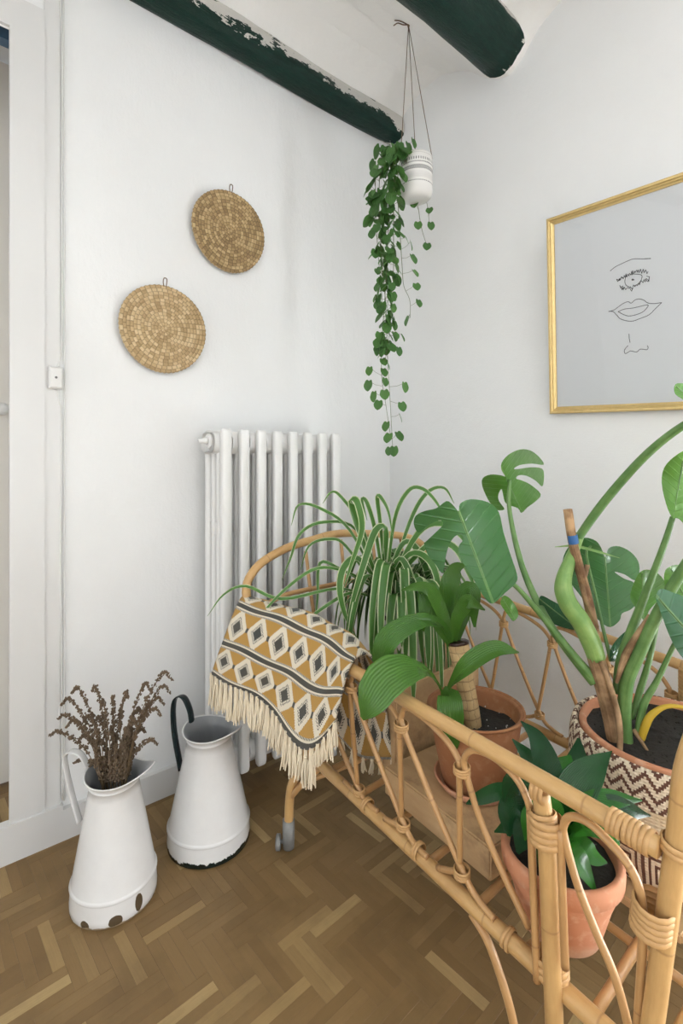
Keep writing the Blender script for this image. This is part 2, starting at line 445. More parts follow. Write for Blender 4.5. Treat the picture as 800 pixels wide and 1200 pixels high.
# right wall (plane y = 0) with the wavy top and a window opening further along
g = G(); V = []; Fc = []
def wallr(x0, x1, z0, z1f, k=40):
    v = []; f = []
    for i in range(k + 1):
        x = x0 + (x1 - x0) * i / k
        v += [(x, 0, z0), (x, 0, z1f(x))]
    g.add(v, [(2 * i, 2 * i + 2, 2 * i + 3, 2 * i + 1) for i in range(k)])
wallr(WX, 2.1, 0, lambda x: ceilz(x) + .03, 90); wallr(2.1, 3.4, 0, lambda x: .12, 2); wallr(2.1, 3.4, 2.5, lambda x: ceilz(x) + .03, 40); wallr(3.4, RX, 0, lambda x: ceilz(x) + .03, 16)
for a, b in [((2.1, 0, .12), (2.1, .1, 2.5)), ((3.4, 0, .12), (3.4, .1, 2.5))]:
    g.add([a, (a[0], b[1], a[2]), b, (a[0], 0, b[2])], [(0, 1, 2, 3)])
for z in (.12, 2.5): g.add([(2.1, 0, z), (3.4, 0, z), (3.4, .1, z), (2.1, .1, z)], [(0, 1, 2, 3)])
struct(g.make('wall_right', 'wall', smooth=False))
# left wall (x = WX) with the opening of the doorway at y < -1.68
g = G(); YD = -1.677
g.add([(WX, 0, 0), (WX, YD, 0), (WX, YD, 3.0), (WX, 0, 3.0)], [(0, 1, 2, 3)])
g.add([(WX, YD, 2.60), (WX, -2.6, 2.60), (WX, -2.6, 3.0), (WX, YD, 3.0)], [(0, 1, 2, 3)])
g.add([(WX, -2.6, 0), (WX, RY, 0), (WX, RY, 3.0), (WX, -2.6, 3.0)], [(0, 1, 2, 3)])
YE = -1.56
g.add([(WX - .001, YE, 0), (-.9, YE, 0), (-.9, YE, 2.8), (WX - .001, YE, 2.8)], [(0, 1, 2, 3)])
g.add([(WX - .001, -2.6, 0), (-.9, -2.6, 0), (-.9, -2.6, 2.8), (WX - .001, -2.6, 2.8)], [(0, 3, 2, 1)])
g.add([(WX - .001, YE, 2.8), (-.9, YE, 2.8), (-.9, -2.6, 2.8), (WX - .001, -2.6, 2.8)], [(0, 1, 2, 3)])
struct(g.make('wall_left', 'wall', smooth=False))
g = G()
for x0, x1, z0, z1 in ((WX, 1.2, 0, 3.1), (3.0, RX, 0, 3.1), (1.2, 3.0, 0, .45), (1.2, 3.0, 2.45, 3.1)):
    g.add([(x0, RY, z0), (x1, RY, z0), (x1, RY, z1), (x0, RY, z1)], [(0, 1, 2, 3)])
struct(g.make('wall_back', 'wall', smooth=False))
g = G(); g.add([(RX, RY, 0), (RX, 0, 0), (RX, 0, 3.1), (RX, RY, 3.1)], [(0, 1, 2, 3)])
struct(g.make('wall_side', 'wall', smooth=False))
# windows
def window(name, x0, x1, z0, z1, y):
    w_ = struct(G().box((x0, y - .02, z0), (x0 + .06, y + .03, z1)).box((x1 - .06, y - .02, z0), (x1, y + .03, z1)).box((x0, y - .02, z0), (x1, y + .03, z0 + .06)).box((x0, y - .02, z1 - .06), (x1, y + .03, z1)).box(((x0 + x1) / 2 - .04, y - .02, z0), ((x0 + x1) / 2 + .04, y + .03, z1)).make(name, 'white_paint', smooth=False))
    for a, b in ((x0 + .06, (x0 + x1) / 2 - .04), ((x0 + x1) / 2 + .04, x1 - .06)):
        G().box((a, y, z0 + .06), (b, y + .004, z1 - .06)).make('window_pane', 'glass', w_, False)
window('window_1', 2.1, 3.4, .12, 2.5, .05)
window('added_rear_window', 1.2, 3.0, .45, 2.45, RY - .05)  # unseen rear window, added to go with the fill lamp
# doorway: casing, header, threshold board, recessed door leaf with knob, blue lintel
struct(G().box((WX - .01, -1.677, .0), (-.008, -1.582, 2.707)).box((WX - .01, -2.7, 2.606), (-.008, -1.677, 2.707)).make('trim_1', 'white_paint', smooth=False))
struct(G().box((WX - .01, -1.582, .0), (-.014, -1.537, 2.93)).make('trim_2', 'white_paint', smooth=False))
struct(G().box((-.035, -2.75, 0), (0, -1.53, .118)).make('trim_3', 'white_paint', smooth=False))
d1 = struct(G().box((-.5, -2.58, .012), (-.46, -1.575, 2.78)).make('door_1', 'cream_paint', smooth=False))
kp = Xp(2, 480, -.46)
g = G(); g.lathe([(.0, .055), (.014, .054), (.022, .044), (.022, .034), (.012, .022), (.009, .008), (.022, .004), (.022, 0)], (0, 0, 0), 16)
kn = obj('door_knob', [Vector((p.z, p.y, p.x)) + Vector((-.46, kp.y, kp.z)) for p in g.v], g.f, 'plastic', d1)
bl = Xp(4, 38, -.07)
struct(G().box((-.11, -2.59, bl.z - .018), (-.07, -1.565, bl.z + .03)).make('trim_4', 'blue_paint', smooth=False))
# baseboards
struct(G().box((WX, -1.53, 0), (0, 0, .102)).make('baseboard_left', 'white_paint', smooth=False))
struct(G().box((0, -.02, 0), (RX, 0, .102)).make('baseboard_right', 'white_paint', smooth=False))

# floor: dark bed with herringbone blocks of three oak strips each
fl = struct(G().add([(-1, RY, -.006), (RX, RY, -.006), (RX, .15, -.006), (-1, .15, -.006)], [(0, 1, 2, 3)]).make('floor', 'joint', smooth=False))
BL, BW = .168, .084; A3 = math.radians(3)
def uvw(u, v): return Vector((u * math.cos(A3) - v * math.sin(A3), u * math.sin(A3) + v * math.cos(A3), 0))
strips = []
U0, V0 = .374, -1.212
for i in range(-30, 60):
    for j in range(-60, 25):
        k = (i - j) % 4
        if k not in (0, 3): continue
        for s in range(3):
            off = (s + .5) * BW / 3
            if k == 0: c = uvw(U0 + i * BW + BL / 2, V0 + j * BW + off); rot = A3
            else: c = uvw(U0 + i * BW + off, V0 + j * BW + BL / 2); rot = A3 + math.pi / 2
            if -.95 < c.x < RX - .08 and RY + .08 < c.y < .05 and not (c.x < -.09 and c.y > -1.5): strips.append((c, rot))
def vis(c):
    v = c - CAM; d = v.dot(FW)
    if d < .3: return 0
    x = PCX + FPX * v.dot(RT) / d; y = HOR - FPX * v.z / d
    return 1 / d if -20 < x < 820 and y < 1215 else 0
strips.sort(key=lambda q: (-vis(q[0]), (q[0] - CAM).length))
def strip_geo(hl=BL / 2 - .00012, hw=BW / 6 - .00012, c=.0004):
    v = [(sx * (hl - q), sy * (hw - q), z) for z, q in ((-.006, 0), (-c, 0), (0, c)) for sx, sy in ((-1, -1), (1, -1), (1, 1), (-1, 1))]
    f = [(8, 9, 10, 11)] + [(4 * a + k, 4 * a + (k + 1) % 4, 4 * a + 4 + (k + 1) % 4, 4 * a + 4 + k) for a in (0, 1) for k in range(4)]
    return v, f
sv, sf = strip_geo()
sp = obj('parquet_strip', sv, sf, 'parquet', None, False, [(p[0], p[1]) for p in sv])
for q, (c, rot) in enumerate(strips[:300]):
    o = sp if q == 0 else sp.copy()
    if q: COL.objects.link(o)
    o.parent = fl; o.location = (c.x, c.y, random.uniform(-.0004, .0002)); o.rotation_euler = (0, 0, rot)
g = G()
for c, rot in strips[300:]:
    m = Matrix.Translation((c.x, c.y, random.uniform(-.0004, .0002))) @ Matrix.Rotation(rot, 4, 'Z')
    g.add([m @ Vector(p) for p in sv], sf, [(p[0], p[1]) for p in sv])
o = g.make('parquet_strips', 'parquet', fl, False); o['kind'] = 'stuff'

# ================================================================== BEAMS
def beam(name, sect, label, y0=-.004, y1=RY + .02, rnd=.004):
    ny = 60; ns = len(sect); V = []; W = []
    for j in range(ny + 1):
        y = y0 + (y1 - y0) * j / ny
        for k, (x, z, wr) in enumerate(sect):
            V.append((x + rnd * math.sin(y * 7 + k) + random.uniform(-.0015, .0015), y, z + rnd * math.sin(y * 4.3 + k * .6))); W.append(wr + (.45 if j < 1 else .2 if j < 2 else 0))
    Fc = [(j * ns + k, j * ns + k + 1, (j + 1) * ns + k + 1, (j + 1) * ns + k) for j in range(ny) for k in range(ns - 1)]
    Fc += [tuple(range(ns)), tuple(reversed(range(ny * ns, (ny + 1) * ns)))]
    o = obj(name, V, Fc, 'beam'); a = o.data.attributes.new('wear', 'FLOAT', 'POINT'); a.data.foreach_set('value', W)
    return tag(o, label, 'beam')
beam('ceiling_beam', [(-.03, 2.98, .4), (-.018, 2.9, .35), (.0, 2.892, .2), (.03, 2.893, 0), (.065, 2.898, 0), (.082, 2.908, .1), (.088, 2.93, .55), (.086, 2.955, .75), (.08, 2.985, 1), (.06, 3.03, 1)], 'thin squared dark green beam running along the top of the wall with the woven mats')
S2 = [(.668 + .108 * math.cos(a), 2.975 + .110 * math.sin(a), .75 if math.sin(a) > -.12 and math.cos(a) > 0 else .0) for a in [math.radians(160 + i * 220 / 18) for i in range(19)]]
beam('ceiling_beam', S2, 'thick round dark green log beam above the hanging pot', -.02)

# ================================================================== WALL FITTINGS
bx = root('junction_box', (WX, -1.552, 1.486), 'small white plastic junction box on the door casing with cables', 'junction box')
g = G(); y0, y1, z0, z1 = -1.572, -1.532, 1.486, 1.556
g.add([(WX + .004, y0, z0), (WX + .004, y1, z0), (WX + .004, y1, z1), (WX + .004, y0, z1), (WX + .022, y0, z0), (WX + .022, y1, z0), (WX + .022, y1, z1), (WX + .022, y0, z1), (WX + .027, y0 + .005, z0 + .005), (WX + .027, y1 - .005, z0 + .005), (WX + .027, y1 - .005, z1 - .005), (WX + .027, y0 + .005, z1 - .005)],
      [(0, 3, 2, 1), (8, 9, 10, 11)] + [(4 * a + k, 4 * a + (k + 1) % 4, 4 * a + 4 + (k + 1) % 4, 4 * a + 4 + k) for a in (0, 1) for k in range(4)])
g.make('casing', 'plastic', bx, False)
g = G(); g.lathe([(.004, .0), (.004, .0015), (0, .0018)], (0, 0, 0), 10)
obj('screw', [Vector((WX + .027 + p.z, -1.552 + p.x, 1.521 + p.y)) for p in g.v], g.f, 'grey_metal', bx)
cx = WX + .007
def wallpts(P, x=cx): return [Xp(a, b, x) for a, b in P]
tag(G().tube(spline(wallpts([(70, -12), (70.5, 15), (72.5, 35), (73, 120), (72.5, 250), (73, 340), (72, 405), (69, 424), (66, 432)]), 5), .0026, 8).make('electric_cable', 'plastic'), 'white cable running down the door casing into the junction box', 'cable')
tag(G().tube(spline(wallpts([(66, 456), (69, 470), (71.5, 486), (71.5, 560), (71, 650), (72, 760), (73, 850), (73, 938)]), 5), .0024, 8).make('electric_cable', 'plastic'), 'white cable leaving the junction box down to the baseboard', 'cable')
tag(G().tube(spline(wallpts([(74.5, -12), (75, 40), (75.5, 200), (76, 440), (75.5, 640), (75.5, 800), (75, 938)]), 5), .0022, 8).make('electric_cable', 'plastic'), 'straight white cable on the wall passing beside the junction box', 'cable')

# woven mats
def mat_(cpx, cpy, rad, mat, label, tilt, off):
    c = Xp(cpx, cpy, off); rt = root('woven_mat', c, label, 'wall decoration')
    NR, NT = 13, 420; V = []; U = []; nrr = NR * 6
    for i in range(nrr + 1):
        rr = rad * i / nrr; ring = i / 6
        for k in range(NT):
            a = 2 * math.pi * k / NT
            ph = math.floor(ring) % 2
            nst = 9 + int(3.4 * min(NR - 1, math.floor(ring))); h = .0034 * abs(math.sin(math.pi * ring)) * (.5 + .5 * abs(math.sin(a * nst / 2)))
            rw = rr * (1 + .006 * math.sin(3 * a + 1) + (.006 * math.sin(a * 60) if i == nrr else 0))
            y, z = rw * math.cos(a), rw * math.sin(a)
            x = .006 + h + tilt[0] * y + tilt[1] * z + .004 * math.sin(2 * a) * (rr / rad) ** 2
            V.append(c + Vector((x, y, z))); U.append((a / (2 * math.pi) * nst, ring))
    n0 = len(V)
    for k in range(NT):
        p = V[nrr * NT + k]; V.append(p + Vector((-.008, 0, 0))); U.append((0, 0))
    Fc = [(i * NT + k, i * NT + (k + 1) % NT, (i + 1) * NT + (k + 1) % NT, (i + 1) * NT + k) for i in range(nrr + 1) for k in range(NT)]
    Fc.append(tuple(reversed(range(n0, n0 + NT))))
    LU = []
    for f in Fc:
        i0 = min(f) // NT; rg = min(NR - 1, int((i0 + .5) / 6)); nst = 9 + int(3.4 * rg)
        if len(f) > 4 or i0 >= nrr: LU += [(.5, .5)] * len(f); continue
        k0 = f[0] % NT
        for q in f:
            k = q % NT; k = NT if (k == 0 and k0 == NT - 1) else k
            LU.append((k / NT * nst, min(rg + .999, max(rg + .001, (q // NT) / 6))))
    obj('woven_disc', V, Fc, mat, rt, True, None, None, LU)
    # hanging loop
    t = c + Vector((.008 + tilt[1] * rad, .0, rad))
    g = G().tube(spline([t + Vector((0, -.004, -.006)), t + Vector((.001, -.007, .012)), t + Vector((0, -.003, .026)), t + Vector((.001, .006, .024)), t + Vector((0, .006, .008)), t + Vector((0, .003, -.006))], 5), .0019, 6)
    g.make('hanging_loop', 'cord', rt)
mat_(192, 386, .160, 'seagrass', 'round pale seagrass mat, the lower of the two hung on the wall', (.0, .02), .004)
mat_(268.5, 272, .158, 'seagrass_dk', 'round browner seagrass mat, the higher of the two hung on the wall', (.0, .05), .006)

# ================================================================== RADIATOR
rad = root('radiator', (.12, -.79, 0), 'tall white cast iron column radiator against the wall', 'radiator')
xf, xb, ztop, zbot, pit = .205, .055, 1.365, .10, .0722
def rad_section(yc):
    g = G(); hw = .031
    cols = [xb + .012, xb + .055, xb + .096, xf - .012]
    # rounded heads top and bottom: an extruded stadium in x-z
    def head(zc, sgn):
        prof = []
        for i in range(9):
            a = math.pi * i / 8
            prof.append((xf - .028 + .028 * math.sin(a) if i <= 8 else 0, zc + .04 * math.cos(a)))
        pr = [(xf - .058 + .03 * math.sin(math.pi * i / 8), zc + .042 * math.cos(math.pi * i / 8)) for i in range(9)] + [(xb + .03 - .03 * math.sin(math.pi * i / 8), zc - .042 * math.cos(math.pi * i / 8)) for i in range(9)]
        n = len(pr); V = []
        mx, mz = (xf + xb) / 2, zc
        for yy, s in ((-hw - .004, .86), (-hw + .004, 1), (hw - .004, 1), (hw + .004, .86)):
            V += [(mx + (x - mx) * (1 - (1 - s) * .3), yc + yy, mz + (z - mz) * s) for x, z in pr]
        Fc = [(a * n + k, a * n + (k + 1) % n, (a + 1) * n + (k + 1) % n, (a + 1) * n + k) for a in range(3) for k in range(n)]
        Fc += [tuple(range(n)), tuple(reversed(range(3 * n, 4 * n)))]
        g.add(V, Fc)
    head(ztop - .048, 1); head(zbot + .048, -1)
    for ci, x in enumerate(cols):
        pr = []; rx = .0165 if ci in (0, 3) else .012; ry = .0190 if ci in (0, 3) else .015; ex = .5 if ci in (0, 3) else .7
        for k in range(12):
            a = 2 * math.pi * k / 12; pr.append((x + rx * math.copysign(abs(math.cos(a)) ** ex, math.cos(a)), yc + ry * math.copysign(abs(math.sin(a)) ** ex, math.sin(a))))
        lv = [(zbot, .55), (zbot + .006, .85), (zbot + .018, 1), (ztop - .018, 1), (ztop - .006, .88), (ztop, .6)] if ci in (0, 3) else [(zbot + .04, 1), (ztop - .04, 1)]
        V = [(x + (a - x) * q, yc + (b - yc) * (.5 + .5 * q), zz) for zz, q in lv for a, b in pr]; nl_ = len(lv)
        g.add(V, [(12 * j + k, 12 * j + (k + 1) % 12, 12 * j + 12 + (k + 1) % 12, 12 * j + 12 + k) for j in range(nl_ - 1) for k in range(12)] + ([tuple(reversed(range(12))), tuple(range(12 * nl_ - 12, 12 * nl_))] if nl_ > 2 else []))
    for zc in (.47, 1.0):
        g.box((xb + .01, yc - .009, zc - .022), (xf - .012, yc + .009, zc + .022))
    return g
s0 = None
for i in range(8):
    yc = -1.045 + i * pit
    if s0 is None: s0 = rad_section(yc).make('section', 'rad', rad)
    else:
        o = s0.copy(); COL.objects.link(o); o.parent = rad; o.location = (0, i * pit, 0)
for i in range(7):   # nipples between sections
    yc = -1.045 + (i + .5) * pit
    for zc in (ztop - .042, zbot + .042):
        G().tube([(.13, yc - .02, zc), (.13, yc + .02, zc)], .024, 14).make('nipple', 'rad', rad)
y0 = -1.045
g = G().tube([(.13, y0 - .02, ztop - .042), (.13, y0 - .034, ztop - .042)], .031, 6); g.make('hex_nut', 'rad', rad, False)
g = G().tube([(.13, y0 - .034, ztop - .042), (.13, y0 - .042, ztop - .042)], [.028, .024], 20).tube([(.13, y0 - .042, ztop - .042), (.13, y0 - .052, ztop - .042), (.13, y0 - .06, ztop - .042), (.13, y0 - .075, ztop - .042)], [.013, .013, .009, .007], 14); g.make('air_valve', 'rad', rad)
for yy in (-1.045, -1.045 + 7 * pit):
    for x in (xb + .02, xf - .02):
        G().tube([(x, yy, zbot + .02), (x, yy, 0)], [.015, .012], 10).make('foot', 'rad', rad)
G().tube([(.13, y0 + 7 * pit + .02, zbot + .042), (.13, y0 + 7 * pit + .09, zbot + .042), (.13, y0 + 7 * pit + .09, 0)], .012, 10).make('pipe', 'rad', rad)

# ================================================================== PICTURE
th, ln_ = math.radians(-2.4), math.radians(6.5)
FO = Vector((.872, -.012, 1.432))                    # lower left outer corner
fx = Vector((math.cos(th), 0, math.sin(th))); fz0 = Vector((-math.sin(th), 0, math.cos(th)))
fz = (fz0 * math.cos(ln_) + Vector((0, -1, 0)) * math.sin(ln_)).normalized(); fn = fx.cross(fz) ; FWd, FHt = .56, .718
if fn.y > 0: fn = -fn
def fr(u, v, h=0): return FO + fx * u + fz * v + fn * h
pic = root('framed_print', FO, 'gold framed line drawing of an eye, lips and nose on the wall', 'picture')
prof = [(0, 0), (0, .016), (.004, .020), (.010, .020), (.013, .016), (.017, .0165), (.021, .013), (.026, .011), (.026, 0)]
cor = [(0, 0, 1, 1), (FWd, 0, -1, 1), (FWd, FHt, -1, -1), (0, FHt, 1, -1)]
for i in range(4):
    a, b = cor[i], cor[(i + 1) % 4]; V = []
    for c in (a, b): V += [fr(c[0] + c[2] * p, c[1] + c[3] * p, h) for p, h in prof]
    n = len(prof)
    obj('frame_bar', V, [(k, k + 1, n + k + 1, n + k) for k in range(n - 1)] + [tuple(range(n)), tuple(reversed(range(n, 2 * n)))], 'gold', pic, False)
e = .02
obj('backing', [fr(e, e, .001), fr(FWd - e, e, .001), fr(FWd - e, FHt - e, .001), fr(e, FHt - e, .001), fr(e, e, .006), fr(FWd - e, e, .006), fr(FWd - e, FHt - e, .006), fr(e, FHt - e, .006)], [(0, 3, 2, 1), (4, 5, 6, 7), (0, 1, 5, 4), (1, 2, 6, 5), (2, 3, 7, 6), (3, 0, 4, 7)], 'paper', pic, False)
obj('glass_pane', [fr(e, e, .009), fr(FWd - e, e, .009), fr(FWd - e, FHt - e, .009), fr(e, FHt - e, .009)], [(0, 1, 2, 3)], 'glass', pic, False)
def ink(lines, wd=.0009):
    g = G()
    for P in lines:
        P = [Pl(700 + a / 8, 280 + b / 8, FO + fn * .0064, fn) for a, b in P]
        for a, b in zip(P, P[1:]):
            t = (b - a)
            if t.length < 1e-5: continue
            s = t.normalized().cross(fn) * wd; t = t.normalized() * wd * .5
            g.add([a - s - t, a + s - t, b + s + t, b - s + t], [(0, 1, 2, 3)])
    return g
def sm(P, k=4):
    return [(v.x, v.y) for v in spline([(a, b, 0) for a, b in P], k)]
def zig(P, amp, n):
    out = []; S = spline([(a, b, 0) for a, b in P], 12)
    for i in range(n + 1):
        q = S[int(i / n * (len(S) - 1))]; out.append((q.x + random.uniform(-6, 6), q.y + (amp if i % 2 else -amp) * random.uniform(.4, 1.2)))
    return out
rs = random.getstate(); random.seed(3)
brow = [sm([(118, 300), (165, 262), (230, 230), (290, 203), (340, 187), (420, 187), (497, 184)]), [(440, 185), (497, 183)]]
eye = [zig([(180, 392), (245, 355), (300, 330), (345, 308), (400, 302), (470, 315)], 17, 30), zig([(212, 455), (260, 460), (320, 455), (380, 425), (430, 395), (485, 375)], 15, 22),
       sm([(262, 360), (255, 400), (268, 435), (310, 455)]), sm([(310, 330), (360, 330), (412, 340), (410, 380), (380, 420), (340, 440)]), [(305, 465), (318, 490), (330, 462)], zig([(185, 385), (240, 360), (285, 345)], 12, 10), zig([(210, 445), (235, 470), (245, 465)], 14, 8), [(460, 350), (485, 355), (480, 398), (465, 398), (445, 375)]]
dot = [[(328 + 8 * math.cos(a * .7), 382 + 7 * math.sin(a * .7)) for a in range(10)], [(324, 382), (344, 382)], [(326, 378), (342, 386)]]
lips = [sm([(102, 680), (150, 668), (200, 632), (240, 605), (285, 588), (315, 602), (350, 572), (392, 563), (435, 575), (470, 600), (530, 606), (600, 597)]), sm([(102, 680), (145, 682), (180, 715), (220, 752), (315, 772), (400, 745), (480, 712), (540, 655), (600, 597)]), sm([(192, 682), (250, 658), (330, 648), (400, 632), (470, 618), (460, 648), (410, 692), (310, 722), (250, 712), (192, 682)]), [(102, 680), (130, 678)], [(575, 600), (600, 597)]]
nose = [[(294, 890), (296, 930), (303, 970)], sm([(285, 1000), (262, 1025), (250, 1050), (260, 1075), (290, 1060), (310, 1050), (365, 1060), (395, 1035), (430, 1035), (462, 1038), (473, 1020), (466, 1000)])]
for nm, L in (('ink_eyebrow', brow), ('ink_eye', eye + dot), ('ink_lips', lips), ('ink_nose', nose)): ink(L).make(nm, 'ink', pic, False)
random.setstate(rs)

# ================================================================== RATTAN CRIB
TZ, BZ = .69, .32
EX = Vector((1, -.0829, 0)).normalized()
nT0 = Vector((.868, -.997, TZ)); nN = EX.cross(Vector((0, .032, -.37))).normalized()
fT0 = Vector((.69, -.22, .735)); fT1 = Vector((1.374, -.277, .69)); fN = (fT1 - fT0).cross(Vector((0, -.02, -.37))).normalized()
def NP(px, py): return Pl(px, py, nT0, nN)
def FP(px, py): return Pl(px, py, fT0, fN)
def nrail(x, z=TZ):     # point on the near side plane
    return Vector((x, nT0.y - .0829 * (x - nT0.x) + (TZ - z) * .032 / .37, z))
def frail(x, z=None):
    zt = fT0.z + (fT1.z - fT0.z) * (x - fT0.x) / (fT1.x - fT0.x)
    if z is None: z = zt
    return Vector((x, fT0.y + (fT1.y - fT0.y) * (x - fT0.x) / (fT1.x - fT0.x) - (zt - z) * .05, z))
crib = root('rattan_crib', (1.05, -.62, 0), 'golden rattan crib on casters with looped side lattice, filled with potted plants', 'crib')
def cane(name, P, r, mat='rattan', seg=10, sub=6):
    return G().tube(spline(P, sub), r, seg).make(name, mat, crib)
def wrap(p, axis, r, n=5, w_=.0042, rr=None, name='binding'):
    """a binding: n turns of flat cane around an axis"""
    axis = Vector(axis).normalized(); u = axis.orthogonal().normalized(); v = axis.cross(u); g = G()
    for i in range(n):
        c = Vector(p) + axis * ((i - (n - 1) / 2) * w_ * 1.9); a0 = random.uniform(-.12, .12)
        P = []
        ns = 14
        V = []; U = []
        for k in range(ns):
            a = 2 * math.pi * k / ns; d = u * math.cos(a) + v * math.sin(a)
            cc = c + axis * (.002 * math.sin(a + a0 * 8))
            for (h, q) in ((-w_, .0), (-w_ * .6, .0026), (w_ * .6, .0026), (w_, .0)):
                V.append(cc + axis * h + d * (r + q))
        g.add(V, [(4 * k + j, 4 * ((k + 1) % ns) + j, 4 * ((k + 1) % ns) + j + 1, 4 * k + j + 1) for k in range(ns) for j in range(3)])
    return g.make(name, 'binding', crib)
# rails
nl, nr_ = .55, 1.585
cane('top_rail', [nrail(nl), nrail(.9), nrail(1.25), nrail(nr_)], .0155, seg=14)
cane('bottom_rail', [nrail(.56, BZ), nrail(.9, BZ), nrail(1.25, BZ), nrail(1.57, BZ)], .0165, seg=14)
cane('top_rail', [frail(.46), frail(.8), frail(1.1), frail(1.62)], .0145, seg=12)
cane('bottom_rail', [frail(.56, .33), frail(.9, .33), frail(1.25, .33), frail(1.57, .33)], .0155, seg=12)
# end arches (flared outwards) that run down into the legs
la = [Vector((.499, -.978, .075)), Vector((.505, -.972, .2)), nrail(.52, .32), Vector((.46, -1.03, .62)), Xp(289, 702, .41), Xp(298, 668, .40), Xp(330, 645, .40), Xp(365, 633, .40), Xp(400, 625, .40)]
mir = []
for p in la[:-1][::-1]:
    mir.append(Vector((p.x + .02, -1.28 - p.y, p.z - .01)))
cane('end_arch', la + mir[:5] + [frail(.54, .32), Vector((.51, -.22, .075))], .0145, seg=12)
ia = [nrail(.555, .325), nrail(.545, .45), Vector((.47, -1.0, .66)), Xp(300, 722, .43), Xp(330, 699, .43), Xp(375, 688, .43), Vector((.43, -.6, .80)), Vector((.43, -.42, .79)), Vector((.46, -.28, .68)), frail(.55, .45), frail(.56, .335)]
cane('end_arch', ia, .0085, 'cane')
for yy in (-.84, -.68, -.52, -.36):
    cane('lattice_cane', [Vector((.545, yy, BZ)), Vector((.49, yy, .56)), Vector((.43, yy, .79)), Vector((.40, yy, .955 if -.8 < yy < -.4 else .93))], .0065, 'cane')
cane('end_rail', [nrail(.56, BZ), frail(.56, .33)], .0145)
# right end: corner post with arch, mostly beyond the picture edge
pb = Yp(764.5, 1198, -1.035); pt = Yp(793.7, 983, -1.04)
dirp = (pt - pb).normalized()
base = pb - dirp * (pb.z - .075) / dirp.z
ra = [base, pb, pt, pt + dirp * .12, pt + dirp * .2 + Vector((.015, .05, 0)), Vector((1.70, -.86, .985)), Vector((1.71, -.64, 1.0)), Vector((1.70, -.42, .98)), Vector((1.66, -.30, .88)), Vector((1.63, -.27, .70)), Vector((1.60, -.26, .35)), Vector((1.59, -.26, .075))]
cane('end_arch', ra, .0155, seg=14)
cane('end_rail', [nrail(1.575, BZ), Vector((1.59, -.27, .33))], .0145)
for yy in (-.88, -.72, -.5, -.36): cane('lattice_cane', [Vector((1.60, yy, .335)), Vector((1.668, yy, .42)), Vector((1.69, yy, .64)), Vector((1.705, yy, .97))], .0065, 'cane')
# posts with legs
mp_t, mp_m, mp_b = Yp(633, 926, -1.038), Yp(640.5, 990, -1.036), Yp(649, 1195, -1.03)
dv = (mp_b - mp_m).normalized(); foot = mp_b + dv * (mp_b.z - .075) / -dv.z
cane('post', [mp_t + Vector((0, 0, .0)), mp_m, mp_m.lerp(mp_b, .5), mp_b, foot], .0155, seg=14)
fp_t = frail(1.40); fp_b = frail(1.40, .075)
cane('post', [fp_t, frail(1.4, .5), frail(1.4, .3), fp_b], .0165, seg=12)
# side canes hugging the near post
for sx, top, bot in ((-.023, (621, 952), (629, 1150)), (.021, (656, 972), (662, 1135))):
    a = Yp(*top, -1.04); b = Yp(*bot, -1.036); cane('lattice_cane', [a, a.lerp(b, .5), b], .0068, 'cane')
# looped lattice, near side
r_c = .0068
def hairpin(U0_, U1_, V1_, rail, splay, zb, off, bz):
    """bottom splay - lower node - diagonal to upper node - arch under the rail - vertical back to the lower node - splay"""
    e1 = (U1_ - U0_); e1.z = 0; e1.normalize()
    h = rail - (U0_.z + U1_.z) / 2 - .022
    A = [U0_ + Vector((0, 0, h * .55)) + e1 * .003, U0_ + Vector((0, 0, h * .97)) + e1 * .022, U0_.lerp(U1_, .45) + Vector((0, 0, h * 1.0)), U0_.lerp(U1_, .78) + Vector((0, 0, h * .72)), U0_.lerp(U1_, .95) + Vector((0, 0, h * .3))]
    P = []
    b0 = V1_ + e1 * .085; b0.z = bz; b1 = V1_ - e1 * .07; b1.z = bz
    P += [b0, b0.lerp(V1_, .45) + Vector((0, 0, -.008)), V1_ + e1 * .006, V1_.lerp(U0_, .5) + Vector((0, 0, 0)), U0_ + e1 * .007]
    P += A
    P += [U1_ - e1 * .007, U1_.lerp(V1_, .5) - e1 * .006, V1_ - e1 * .007 + Vector((0, 0, .012)), V1_ - e1 * .022 + Vector((0, 0, -.012)), b1]
    return P
NU = [NP(352, 762), NP(411, 806), NP(470, 851), NP(541, 902)]
NV = [None, NP(420, 926), NP(472, 966), NP(541, 1022)]
for k in range(3):
    cane('lattice_cane', hairpin(NU[k], NU[k + 1], NV[k + 1], TZ, 0, BZ, 0, BZ + .018), r_c, 'cane', 8, 5)
    wrap(NU[k + 1], (0, 0, 1), .0155, 3, .003); wrap(NV[k + 1], (0, 0, 1), .0155, 3, .003)
# arch from the third node to the post, diagonal to the post foot
cane('lattice_cane', [NP(620, 1088), NP(586, 1016), NP(560, 953), NP(545, 902), NP(545, 886), NP(556, 879), NP(579, 888), NP(603, 910), NP(617, 935), NP(622, 960), NP(624, 1020), NP(628, 1095)], r_c, 'cane', 8, 5)
# right panel: arch between post and corner post
cane('lattice_cane', [NP(745, 1240), NP(722, 1150), NP(698, 1092), NP(676, 1035), NP(662, 985), NP(660, 968), NP(668, 957), NP(688, 963), NP(712, 985), NP(735, 1012), NP(748, 1040), NP(753, 1075), NP(752, 1120), NP(747, 1200), NP(744, 1260)], r_c, 'cane', 8, 5)
cane('lattice_cane', [NP(658, 1120), NP(660, 1148), NP(672, 1172), NP(690, 1190), NP(715, 1215)], r_c, 'cane', 8, 5)
